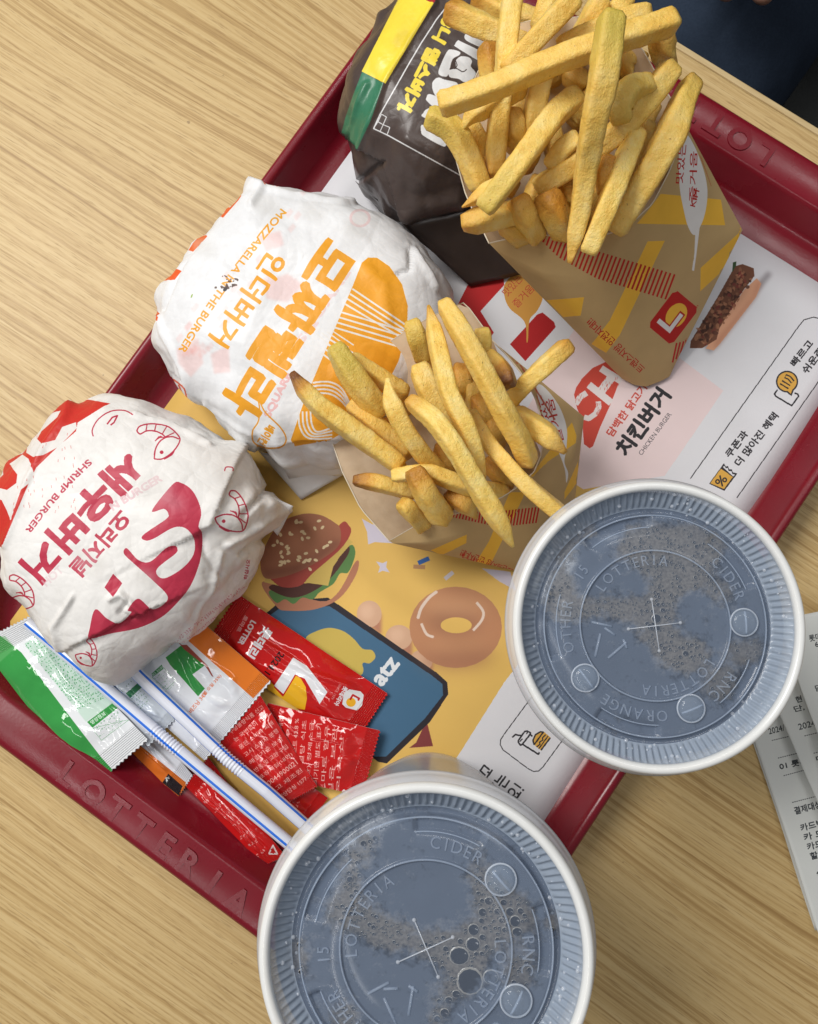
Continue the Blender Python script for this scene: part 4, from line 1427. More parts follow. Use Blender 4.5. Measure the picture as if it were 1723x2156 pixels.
deep = [[(620, 480), (590, 660)], [(860, 380), (960, 470)], [(1165, 280), (1150, 420)], [(830, 980), (900, 1110)], [(520, 1180), (640, 1280)], [(560, 600), (600, 800)], [(760, 640), (820, 900)], [(1000, 480), (900, 640)],
        [(1230, 300), (1180, 460)], [(960, 980), (1000, 1150)], [(1180, 980), (1080, 1180)], [(430, 860), (560, 1000)], [(700, 960), (660, 1140)], [(880, 260), (760, 420)], [(1300, 560), (1190, 800)], [(620, 260), (700, 420)], [(1040, 1080), (1010, 1230)], [(730, 700), (610, 900)]]
for i, (a, b) in enumerate(deep):
    z = .082 + .008 * ((i * 7) % 4) / 3
    fry('golden fry mostly buried under the other fries of the larger heap', [(*a, z), ((a[0] + b[0]) / 2, (a[1] + b[1]) / 2, z + .002), (*b, z - .012)], 108, '4', GL, 200 + i, brown=(.2, .2))
small_fries = [
    ('long fry with a dark brown tip reaching over the orange badge', [(112, 425, .088), (190, 530, .086), (280, 620, .083), (430, 730, .078), (690, 920, .068)], [70, 108, 122, 136, 124], dict(brown=(1, 0), tip=(.6, 1))),
    ('greenish yellow fry leaning out over the orange badge', [(335, 280, .084), (400, 390, .082), (480, 510, .078), (590, 640, .070)], [104, 136, 140, 122], dict(green=(1, .1))),
    ('pale fry alongside the greenish yellow one', [(420, 350, .076), (560, 440, .073), (720, 540, .066)], [92, 98, 92], {}),
    ('fry lying beneath the brown tipped one', [(420, 590, .070), (540, 690, .069), (720, 860, .062)], [104, 116, 112], dict(brown=(.1, 0))),
    ('fry with a pointed top standing left of the middle of the smaller carton', [(622, 455, .088), (640, 580, .086), (720, 740, .082), (800, 850, .076), (890, 950, .066)], [70, 112, 112, 112, 104], dict(tip=(.35, 1))),
    ('blunt topped fry in the middle of the smaller carton', [(785, 390, .080), (830, 500, .080), (900, 660, .076), (960, 800, .066)], [122, 132, 118, 108], {}),
    ('long fry hanging far over the front lip of the smaller carton', [(735, 575, .096), (850, 660, .100), (960, 800, .102), (1080, 1000, .098), (1190, 1180, .092), (1285, 1350, .084)], [92, 122, 122, 120, 122, 66], dict(tip=(1, .35), brown=(.3, 0))),
    ('slim curved fry with a pointed lower end, uppermost in the middle', [(838, 70, .092), (890, 300, .097), (950, 540, .099), (1050, 740, .096), (1130, 985, .088)], [60, 104, 106, 106, 74], dict(tip=(.3, .5), brown=(.25, .1))),
    ('long thick fry rising above the back of the smaller carton', [(915, 55, .096), (1010, 210, .100), (1120, 410, .100), (1230, 620, .096), (1330, 800, .088), (1370, 910, .080)], [92, 122, 122, 122, 120, 104], {}),
    ('short yellow fry against the back wall of the smaller carton', [(745, 150, .076), (775, 230, .074), (820, 350, .064)], [108, 130, 112], dict(green=(.5, 0))),
    ('fry peeping from behind the long thick one', [(1120, 190, .080), (1130, 290, .076), (1110, 430, .066)], [88, 100, 92], dict(green=(.3, 0))),
    ('fry leaning out over the placemat with a blunt crusty end', [(1582, 275, .078), (1480, 370, .079), (1370, 470, .076), (1250, 600, .066)], [108, 118, 118, 112], dict(brown=(.3, .1))),
    ('squared fry with a burnt brown cut face', [(1262, 498, .090), (1235, 420, .088), (1170, 340, .080)], [112, 116, 104], dict(brown=(1, 0))),
    ('fry with a crusty pointed end poking over the printed white oval', [(1565, 850, .078), (1480, 770, .080), (1390, 700, .077), (1290, 640, .068)], [64, 130, 124, 112], dict(tip=(.55, 1), brown=(.3, .1))),
    ('long pale fry running down to the lid of the nearer drink', [(1060, 640, .080), (1150, 790, .083), (1270, 930, .085), (1400, 1060, .084), (1560, 1190, .080)], [92, 108, 110, 112, 108], {}),
    ('short fry with a browned rounded end inside the near corner of the smaller carton', [(445, 1000, .062), (560, 1010, .063), (770, 1070, .056)], [86, 106, 100], dict(brown=(.8, 0), tip=(.8, 1))),
    ('fry lying crosswise under the long hanging one', [(645, 975, .074), (840, 960, .075), (1040, 1030, .070), (1250, 1070, .058)], [92, 104, 102, 96], {}),
    ('upright fry with a dark spot on its top', [(755, 935, .082), (820, 1060, .079), (920, 1210, .066)], [116, 136, 126], dict(brown=(.55, 0))),
    ('stub of fry standing in the near corner of the smaller carton', [(700, 1110, .068), (740, 1160, .064), (810, 1240, .052)], [96, 112, 104], {}),
]
for i, (lb, pts, w, kw) in enumerate(small_fries):
    fry(lb, pts, w, '3', GS, 300 + i, **kw)
deep = [[(820, 320), (850, 470)], [(1060, 430), (1090, 640)], [(1000, 400), (1040, 560)], [(950, 1070), (1080, 1160)], [(620, 680), (720, 860)], [(1180, 650), (1200, 820)], [(1150, 900), (1260, 1010)], [(560, 760), (700, 960)], [(900, 820), (980, 980)], [(660, 480), (700, 640)], [(1090, 560), (1190, 720)], [(800, 1060), (930, 1160)]]
for i, (a, b) in enumerate(deep):
    z = .057 + .006 * ((i * 5) % 4) / 3
    fry('golden fry mostly buried under the other fries of the smaller carton', [(*a, z), ((a[0] + b[0]) / 2, (a[1] + b[1]) / 2, z + .002), (*b, z - .012)], 104, '3', GS, 400 + i, brown=(.5, .2))
# ------------------------------------------------------------------ cups
LIDR = .047


def lathe(profile, n, mod=None, close_top=False):
    V = []
    for i, (r, z) in enumerate(profile):
        for j in range(n):
            t = j / n * 2 * math.pi
            rr, zz_ = (r, z) if mod is None else mod(i, r, z, t)
            V.append((rr * math.cos(t), rr * math.sin(t), zz_))
    F = grid_faces(len(profile), n, closed=True)
    return V, F


FOAM = {1: [[(680, 400), (820, 340), (1180, 360), (1240, 470), (1180, 620), (1290, 680), (1280, 760), (1180, 680), (1020, 690), (970, 760), (960, 860), (860, 870), (830, 760), (850, 600), (760, 560), (690, 500)],
            [(270, 740), (330, 560), (400, 620), (380, 720), (480, 740), (840, 740), (850, 830), (560, 820), (390, 850), (300, 800)], [(760, 900), (850, 880), (960, 900), (1000, 960), (1130, 960), (1150, 1080), (1060, 1150), (930, 1110), (860, 1010)],
            [(1290, 980), (1450, 960), (1470, 1060), (1330, 1080)], [(1150, 1150), (1310, 1130), (1300, 1260), (1180, 1290)], [(300, 500), (420, 360), (560, 300), (560, 330), (440, 420), (340, 560)]],
        2: [[(1060, 420), (1200, 560), (1330, 640), (1330, 780), (1180, 830), (1110, 960), (1060, 1070), (950, 1140), (900, 1260), (840, 1260), (920, 1060), (950, 960), (860, 920), (780, 860), (860, 800), (960, 800), (1060, 740), (1080, 600)],
            [(480, 400), (620, 300), (640, 330), (540, 420), (520, 560), (560, 680), (760, 760), (760, 830), (620, 860), (500, 780), (400, 720), (340, 760), (420, 640), (450, 560)], [(200, 820), (260, 830), (270, 960), (200, 1000)],
            [(440, 1120), (520, 1140), (500, 1260), (420, 1240)], [(1430, 700), (1560, 720), (1540, 800), (1440, 780)], [(1240, 900), (1350, 880), (1340, 1040), (1220, 1010)]]}
BUBS = {1: [(870, 840, 24), (905, 795, 14), (835, 885, 16), (820, 868, 12), (850, 800, 11), (846, 893, 13), (872, 892, 17), (880, 765, 12), (905, 762, 10), (920, 830, 9), (1030, 1032, 15), (1000, 1050, 10), (1062, 985, 9), (1090, 1000, 9), (1015, 1000, 9), (1090, 445, 11), (750, 450, 9), (480, 1205, 18), (500, 1190, 12), (462, 1190, 12)],
        2: [(1000, 890, 42), (1050, 1010, 54), (1150, 990, 32), (1065, 835, 30), (1068, 765, 24), (1110, 682, 17), (1240, 680, 18), (1265, 725, 23), (1275, 775, 22), (1110, 800, 14), (1210, 635, 14), (1140, 628, 19), (985, 1070, 18), (950, 1100, 17), (930, 1160, 19), (1180, 678, 14), (935, 855, 12), (1005, 820, 12), (895, 1188, 15), (1290, 676, 13), (1200, 720, 12), (1105, 722, 11), (1215, 765, 12), (1150, 1060, 10), (480, 525, 14), (475, 495, 10), (488, 605, 10), (440, 722, 12), (600, 330, 12), (545, 355, 14), (575, 345, 9), (1210, 990, 12), (1080, 880, 10), (860, 840, 9)]}


def foam_art(idx, ctr, h):
    def mp(pts):
        return np.array([((P(u, v, h).x - ctr.x) / (2 * LIDR) + .5, (P(u, v, h).y - ctr.y) / (2 * LIDR) + .5) for u, v in pts])
    A = Art(512, 512, (0, 0, 0), mp, 'c%d' % idx, 20)
    for q in FOAM[idx]:
        A.poly(q, (255, 255, 255), 1, 13, curve=True)
    return A.image('foam_spread')


def fog_mask(k, img):
    """where drink has splashed the underside of the lid (1) and where it is dry and misted (0)"""
    v = k.coord('Object')
    mp = k.n('ShaderNodeMapping')
    mp.inputs['Scale'].default_value = (1 / (2 * LIDR),) * 3
    mp.inputs['Location'].default_value = (.5, .5, 0)
    k.l(v, mp.inputs['Vector'])
    t = k.n('ShaderNodeTexImage', image=img, interpolation='Linear', extension='EXTEND')
    img.colorspace_settings.name = 'Non-Color'
    k.l(mp.outputs[0], t.inputs[0])
    n1 = k.math('ADD', k.math('ADD', k.math('MULTIPLY', k.noise(v, 95, 4, .6), .75), k.math('MULTIPLY', k.noise(v, 380, 3, .65), .6)), k.math('MULTIPLY', k.noise(v, 1300, 2, .6), .35))
    return k.ramp(k.math('ADD', t.outputs[0], k.math('MULTIPLY', k.math('SUBTRACT', n1, .80), 1.5)), [(.20, (0, 0, 0)), (.60, (1, 1, 1))]), v


def lid_mat(name, milk, tint, rough, wet=.0, img=None, spec=.5):
    """translucent polypropylene: part lets light through, part scatters it"""
    k = Mat(name, rough, spec, tint)
    tr = k.n('ShaderNodeBsdfTransparent')
    tr.inputs[0].default_value = (.93, .95, .97, 1)
    mx = k.n('ShaderNodeMixShader')
    if img:
        m, v = fog_mask(k, img)
        f = k.math('SUBTRACT', milk, k.math('MULTIPLY', m, wet))
    else:
        v = k.coord('Object')
        f = k.math('ADD', milk, 0)
    f = k.math('ADD', f, k.math('MULTIPLY', k.math('SUBTRACT', k.noise(v, 120, 3), .5), .06))
    k.l(f, mx.inputs[0])
    k.l(tr.outputs[0], mx.inputs[1])
    k.l(k.b.outputs[0], mx.inputs[2])
    k.l(mx.outputs[0], k.out.inputs[0])
    k.bump(k.noise(v, 200, 2), .08, .0004)
    return k.m


M_ribs = lid_mat('ribbed_lid_plastic', .56, (.48, .57, .70), .16)
M_bead = lid_mat('thick_white_lid_plastic', .93, (.80, .81, .80), .20)
M_skirt = lid_mat('lid_skirt_plastic', .66, (.70, .71, .74), .30)
M_letter = lid_mat('raised_clear_plastic', .24, (.62, .72, .88), .10)
M_ring = lid_mat('bright_edge_plastic', .42, (.75, .80, .88), .06)
M_button = lid_mat('clear_dome_plastic', .22, (.50, .60, .74), .06)
M_cupwall = lid_mat('milky_cup_plastic', .60, (.80, .82, .84), .20)


def cola_mat(img):
    kd = Mat('foaming_cola', .08, .5)
    m, v = fog_mask(kd, img)
    fo = kd.ramp(kd.noise(v, 1100, 3, .6), [(.35, (.130, .110, .090)), (.65, (.250, .220, .185))])
    kd.color(kd.mix(m, (.018, .017, .020), fo))
    kd.l(kd.ramp(m, [(0, (.12, .12, .12)), (1, (.6, .6, .6))]), kd.b.inputs['Roughness'])
    return kd.m


kb = Mat('bubble_skin', .12, .6, (.40, .37, .32))
kb2 = Mat('bubble_dark', .08, .6, (.022, .020, .021))


def arc_text(s, r, a_mid, h, root, mat, z, spacing=1.0):
    """raised letters along a circle, tops outward, read clockwise"""
    wid = [max(.3, glyph_polys(c)[2][0] - glyph_polys(c)[1][0]) if c != ' ' else .35 for c in s]
    tot = sum(wid) + .22 * (len(s) - 1)
    a = a_mid + tot / 2 * h * 1.35 * spacing / r
    V, F = [], []
    for c, w in zip(s, wid):
        a -= (w / 2 + .11) * h * 1.35 * spacing / r
        polys, lo, hi = glyph_polys(c)
        mid = (lo + hi) / 2
        sc = h / (hi[1] - lo[1]) if hi[1] > lo[1] else h
        for p in polys:
            b0 = len(V)
            for top in (1, 0):
                for q in p:
                    x, y = (q - mid) * sc
                    x *= .92
                    rr, th = r + y, a - x / r
                    V.append((rr * math.cos(th), rr * math.sin(th), z + (.00035 if top else -.0001)))
            n = len(p)
            F.append(tuple(range(b0, b0 + n)))
            for i in range(n):
                F.append((b0 + i, b0 + n + i, b0 + n + (i + 1) % n, b0 + (i + 1) % n))
        a -= (w / 2 + .11) * h * 1.35 * spacing / r
    return V, F


def local(root, V):
    o = parent_loc(root)
    return [Vector(q) + o for q in V]


def cup(label, u, v_, hz, rot, slit, base_shift, seed, paint=None):
    top = P(u, v_, hz)
    root = empty('drink_cup', (top.x, top.y, hz), label, 'cup', 'lidded drinks on the tray')
    R = LIDR
    N = 960
    fimg = foam_art(seed, top, hz - .0056)
    M_lid = lid_mat('misted_lid_plastic', .46, (.250, .318, .440), .15, .22, fimg)
    M_cola = cola_mat(fimg)

    def part(name, V, F, mat, parent=root, smooth=True):
        return mesh_obj(name, local(root, V), F, mat, parent, smooth)
    # bead: the thick rolled rim
    bead = []
    for i in range(15):
        a = math.radians(-50 + 250 * i / 14)
        bead.append((R * .970 + R * .034 * math.cos(a), -R * .040 + R * .040 * math.sin(a)))
    V, F = lathe(bead, 192)
    lid = part('lid_rim', V, F, M_bead)
    sk = [(R * .998, -.0030), (R * 1.018, -.0038), (R * 1.026, -.0060), (R * 1.036, -.0078), (R * 1.044, -.0082), (R * 1.030, -.0086)]
    V, F = lathe(sk, 192)
    part('lid_skirt', V, F, M_skirt)
    # ribbed wall
    prof = [(R * .944, -.0018), (R * .938, -.0028), (R * .930, -.0034), (R * .905, -.0046), (R * .875, -.0060), (R * .845, -.0074), (R * .836, -.0080), (R * .826, -.0082)]

    def rib(i, r, z, t):
        if 2 <= i <= 5:
            k = math.cos(120 * t)
            return r, z + .00062 * (k if k > 0 else k * .7)
        return r, z
    V, F = lathe(prof, N, rib)
    part('ribbed_wall', V, F, M_ribs)
    # groove, raised panel, tabs, ring
    NT = 240
    prof = [(R * f, z) for f, z in [(.826, -.0082), (.812, -.0086), (.795, -.0086), (.786, -.0082), (.780, -.0066), (.772, -.0058), (.764, -.0056), (.752, -.0056), (.742, -.0056), (.730, -.0056), (.718, -.0056), (.706, -.0056), (.696, -.0056), (.684, -.0056), (.60, -.0056),
                                    (.540, -.0056), (.534, -.0055), (.528, -.0050), (.522, -.0047), (.516, -.0050), (.510, -.0055), (.504, -.0056), (.35, -.0056), (.2, -.0057), (.1, -.0057), (.02, -.0057)]]
    tabs = [(91, 128), (21, 56), (-51, -20), (-124, -89), (162, 199)]

    def panel(i, r, z, t):
        f = r / R
        if .690 < f < .770:
            d = math.degrees(t) - rot
            for a0, a1 in tabs:
                m_ = (a0 + a1) / 2
                x = (d - m_ + 180) % 360 - 180
                if abs(x) < (a1 - a0) / 2:
                    return r, z - .0016
        return r, z
    V, F = lathe(prof, NT, panel)
    c0 = len(V)
    V.append((0, 0, -.0057))
    b0 = (len(prof) - 1) * NT
    F += [(b0 + j, b0 + (j + 1) % NT, c0) for j in range(NT)]
    pan = part('lid_panel', V, F, M_lid)
    rd = math.radians(rot)
    for f_, z_, rr_ in ((.522, -.0049, .00030), (.772, -.0056, .00026)):
        Vs, Fs = lathe([(R * f_ + rr_ * math.cos(t / 6 * 2 * math.pi), z_ + rr_ * math.sin(t / 6 * 2 * math.pi)) for t in range(7)], 160)
        part('ring_highlight', Vs, Fs, M_letter, pan)  # pale tubes painted as highlights along the panel's inner ring and outer edge
    for a0, a1 in tabs:
        ar = [Vector((R * .688 * math.cos(math.radians(a0 + (a1 - a0) * t / 14) + rd), R * .688 * math.sin(math.radians(a0 + (a1 - a0) * t / 14) + rd), -.0055)) for t in range(15)]
        tube_part('recess_edge', ar, .00020, M_letter, root, pan)
    words = [('LOTTERIA', R * .455, 113, R * .072), ('LOTTERIA', R * .455, -67, R * .072), ('CIDER', R * .625, 33, R * .074), ('OTHER', R * .625, 182, R * .074),
             ('ORANGE', R * .625, -104, R * .074), ('RNC', R * .625, -42, R * .074), ('15', R * .625, 145, R * .072)]
    for s, r, a, h in words:
        V, F = arc_text(s, r, math.radians(a) + rd, h, root, None, -.0056)
        part('raised_word', V, F, M_letter, pan, False)
    # flow marks beside the slit: two short bent arrows
    for pts in ([(-.44, .02), (-.30, -.01)], [(-.42, -.22), (-.38, -.06)], [(-.33, -.23), (-.20, -.12)], [(-.35, -.02), (-.28, -.07)], [(-.22, -.10), (-.20, -.16)]):
        a, b = [Vector((R * x * math.cos(rd) - R * y * math.sin(rd), R * x * math.sin(rd) + R * y * math.cos(rd), -.0055)) for x, y in pts]
        tube_part('flow_mark', [a, b], .00042, M_letter, root, pan)
    # straw slit: two crossed cuts with a round dot at three ends
    for a, l0, l1 in ((slit, .185, .175), (slit + 90, .19, .175)):
        d = Vector((math.cos(math.radians(a)), math.sin(math.radians(a)), 0)) * R
        o = Vector((R * .005, -R * .005, -.0054))
        tube_part('straw_slit', [o - d * l0, o + d * l1], .00020, M_ring, root, pan)
        for e in (o + d * l1, o - d * l0):
            Vs, Fs = [], []
            for i in range(4):
                for j in range(10):
                    ph, t = i / 3 * math.pi / 2, j / 10 * 2 * math.pi
                    Vs.append(e + Vector((math.cos(t) * math.cos(ph), math.sin(t) * math.cos(ph), math.sin(ph) * .7)) * .0006)
            part('slit_end', Vs, grid_faces(4, 10, closed=True), M_ring, pan)
    # domed press buttons
    for a in (2, 216.5, -68):
        c = Vector((math.cos(math.radians(a) + rd), math.sin(math.radians(a) + rd), 0)) * R * .615 + Vector((0, 0, -.0056))
        prof_b = [(.00455, 0), (.00450, .0007), (.0043, .0013), (.0039, .0018), (.0033, .0022), (.0025, .0025), (.0015, .0027), (.0002, .0028)]
        Vs, Fs = lathe(prof_b, 40)
        part('press_button', [c + Vector(q) for q in Vs], Fs, M_button, pan)
        prof_r = [(.0044 + .00028 * math.cos(t / 8 * 2 * math.pi), .0008 + .00030 * math.sin(t / 8 * 2 * math.pi)) for t in range(9)]
        Vs, Fs = lathe(prof_r, 40)
        part('button_rim_highlight', [c + Vector(q) for q in Vs], Fs, M_ring, pan)  # pale ring painted in place of lamp reflections on the button rim
        dd = Vector((-c.y, c.x, 0)).normalized()
        tube_part('button_ridge', [c + Vector((0, 0, .0019)) + dd * .0036, c + Vector((0, 0, .0024)) + dd * .0020, c + Vector((0, 0, .0026)), c + Vector((0, 0, .0024)) - dd * .0020, c + Vector((0, 0, .0019)) - dd * .0036], .00036, M_letter, root, pan)
    # cup wall, tapering to its foot; the foot stands on the tray
    H = hz - .0066
    bs = Vector((base_shift[0], base_shift[1], 0))
    V, F = [], []
    prof = [(R * .985, -.006), (R * .965, -.020), (.0440, -.035), (.0415, -H * .4), (.0368, -H * .7), (.0320, -H + .012), (.0310, -H + .004), (.0302, -H + .0008), (.0285, -H), (.0280, -H + .003), (.001, -H + .003)]
    for r, z in prof:
        k = -z / H
        for j in range(96):
            t = j / 96 * 2 * math.pi
            V.append((r * math.cos(t) + bs.x * k, r * math.sin(t) + bs.y * k, z))
    F = [f[::-1] for f in grid_faces(len(prof), 96, closed=True)]
    body = part('cup_body', V, F, M_cupwall)
    # drink
    V, F = [], []
    prof = [(.0005, -.0084), (R * .40, -.0084), (R * .76, -.0084), (R * .80, -.0102), (R * .93, -.0100), (R * .955, -.0130), (.0432, -.035), (.0405, -H * .4), (.0358, -H * .7), (.0326, -H + .030), (.0318, -H + .026), (.0005, -H + .026)]
    for r, z in prof:
        k = -z / H
        for j in range(96):
            t = j / 96 * 2 * math.pi
            V.append((r * math.cos(t) + bs.x * k, r * math.sin(t) + bs.y * k, z))
    F = [f[::-1] for f in grid_faces(len(prof), 96, closed=True)]
    part('drink', V, F, M_cola)
    # bubbles of foam pressed against the lid: one mass
    r_ = random.Random(seed)
    V, F, MI = [], [], []
    placed = []
    hb = hz - .0082
    ck = 'c%d' % seed
    for x, y, r0 in BUBS[seed]:
        p_ = P(*zz(ck, [(x, y)])[0], hb)
        placed.append((p_.x - top.x, p_.y - top.y, r0 * ZT[ck][2] * (CAMH - hb) / FPX))
    for poly in FOAM[seed]:
        xs, ys = [q[0] for q in poly], [q[1] for q in poly]
        n_try = int((max(xs) - min(xs)) * (max(ys) - min(ys)) / 200)
        for _ in range(n_try):
            x, y = r_.uniform(min(xs), max(xs)), r_.uniform(min(ys), max(ys))
            ins = False
            for (ax, ay), (bx, by) in zip(poly, poly[1:] + poly[:1]):
                if (ay > y) != (by > y) and x < (bx - ax) * (y - ay) / (by - ay) + ax:
                    ins = not ins
            if not ins or noise.noise(Vector((x / 60, y / 60, seed))) < -.12:
                continue
            p_ = P(*zz(ck, [(x, y)])[0], hb)
            px_, py_ = p_.x - top.x, p_.y - top.y
            if math.hypot(px_, py_) > R * .79:
                continue
            rad = r_.choice((.00014, .00018, .00022, .00028, .00036, .00050)) * (1.25 if seed == 2 else 1)
            if any((px_ - qx) ** 2 + (py_ - qy) ** 2 < (rad + qr) ** 2 for qx, qy, qr in placed):
                continue
            placed.append((px_, py_, rad))
    for x, y, rad in placed:
        zb = -.0082
        b0 = len(V)
        n = 12
        st = r_.uniform(.8, 1.0)
        for rr_, z_ in ((1.16, 0), (1.0, .0003), (.80, .0002), (.0, .0001)):
            for j in range(n):
                t = j / n * 2 * math.pi
                V.append((x + rad * rr_ * math.cos(t), y + rad * rr_ * st * math.sin(t), zb + z_ * min(1, rad / .0005)))
        for i in range(3):
            for j in range(n):
                F.append((b0 + i * n + j, b0 + i * n + (j + 1) % n, b0 + (i + 1) * n + (j + 1) % n, b0 + (i + 1) * n + j))
                MI.append(0 if i < 1 else 1)
    bo = part('foam_bubbles', V, F, None)
    bo.data.materials.append(kb.m); bo.data.materials.append(kb2.m)
    bo.data.polygons.foreach_set('material_index', MI)
    bo['kind'] = 'stuff'
    # condensation beads on the ribs
    V, F = [], []
    for _ in range(90):
        a = r_.uniform(0, 2 * math.pi); q = R * r_.uniform(.80, .93)
        x, y = q * math.cos(a), q * math.sin(a)
        f = q / R
        z = -.0034 - (0.930 - min(f, .93)) / .095 * .0045 - .0004
        rad = r_.choice((.0003, .0004, .0005, .0007))
        b0 = len(V)
        for i in range(4):
            ph = i / 3 * math.pi / 2
            for j in range(8):
                t = j / 8 * 2 * math.pi
                V.append((x + rad * math.cos(ph) * math.cos(t), y + rad * math.cos(ph) * math.sin(t), z + .0006 + rad * .7 * math.sin(ph)))
        for i in range(3):
            for j in range(8):
                F.append((b0 + i * 8 + j, b0 + i * 8 + (j + 1) % 8, b0 + (i + 1) * 8 + (j + 1) % 8, b0 + (i + 1) * 8 + j))
    bo = part('water_drops', V, F, M_ring)
    bo['kind'] = 'stuff'
    return root, body


def tube_part(name, pts, rad, mat, root, parent, n=8):
    V = []
    pts = [Vector(p) for p in pts]
    for i, p in enumerate(pts):
        tan = (pts[min(i + 1, len(pts) - 1)] - pts[max(i - 1, 0)]).normalized()
        s = tan.cross(Vector((0, 0, 1))).normalized()
        u = s.cross(tan)
        for j in range(n):
            t = j / n * 2 * math.pi
            V.append(p + (s * math.cos(t) + u * math.sin(t)) * rad)
    F = grid_faces(len(pts), n, closed=True) + [tuple(range(n))[::-1], tuple(range((len(pts) - 1) * n, len(pts) * n))]
    return mesh_obj(name, local(root, V), F, mat, parent)


cup1, body1 = cup('lidded cola cup overhanging the tray edge beside the receipts', 1389, 1317.6, .1315, 0, -83, (0.002, .002), 1)
cup2, body2 = cup('taller lidded cola cup in front, next to the straws', 896.5, 2014.8, .1605, 40, -66, (.001, -.004), 2)

# the nearer cup's wall carries printing near its foot
kred = Mat('red_cup_ink', .4, .3, (.62, .10, .08))
kblu = Mat('blue_cup_ink', .4, .3, (.05, .09, .32))
cc2 = parent_loc(cup2)


def wall_pt(a, k):
    """point on the cup wall: a angle, k fraction of the height from the foot"""
    H = cc2.z - .0066
    z = -H * (1 - k)
    r = np.interp(-z, [.006, .020, .035, H * .4, H * .7, H - .012, H - .004], [LIDR * .985, LIDR * .965, .0440, .0415, .0368, .0320, .0310])
    f = -z / H
    return Vector((math.cos(a) * (r + .00015) + .001 * f, math.sin(a) * (r + .00015) - .004 * f, z)) + cc2


for nm, strokes, mm in (('printed_stripe', [((2.18 + .05 * i, .10), (2.34 + .05 * i, .34)) for i in range(5)], kred.m),
                        ('printed_mark', [((1.98, .16), (1.62, .16)), ((1.98, .20), (1.76, .20)), ((1.72, .20), (1.60, .20)), ((1.98, .16), (1.98, .20)), ((1.66, .12), (1.56, .12)), ((1.84, .16), (1.84, .24))], kblu.m)):
    for (a0, k0), (a1, k1) in strokes:
        vs = []
        for i in range(9):
            t = i / 8
            p0 = wall_pt(a0 + (a1 - a0) * t, k0 + (k1 - k0) * t)
            w_ = .012 if nm == 'printed_stripe' else .004
            p1 = wall_pt(a0 + (a1 - a0) * t + (.02 if nm == 'printed_stripe' else 0), k0 + (k1 - k0) * t + w_)
            vs += [p0, p1]
        mesh_obj(nm, vs, grid_faces(9, 2), mm, body2)

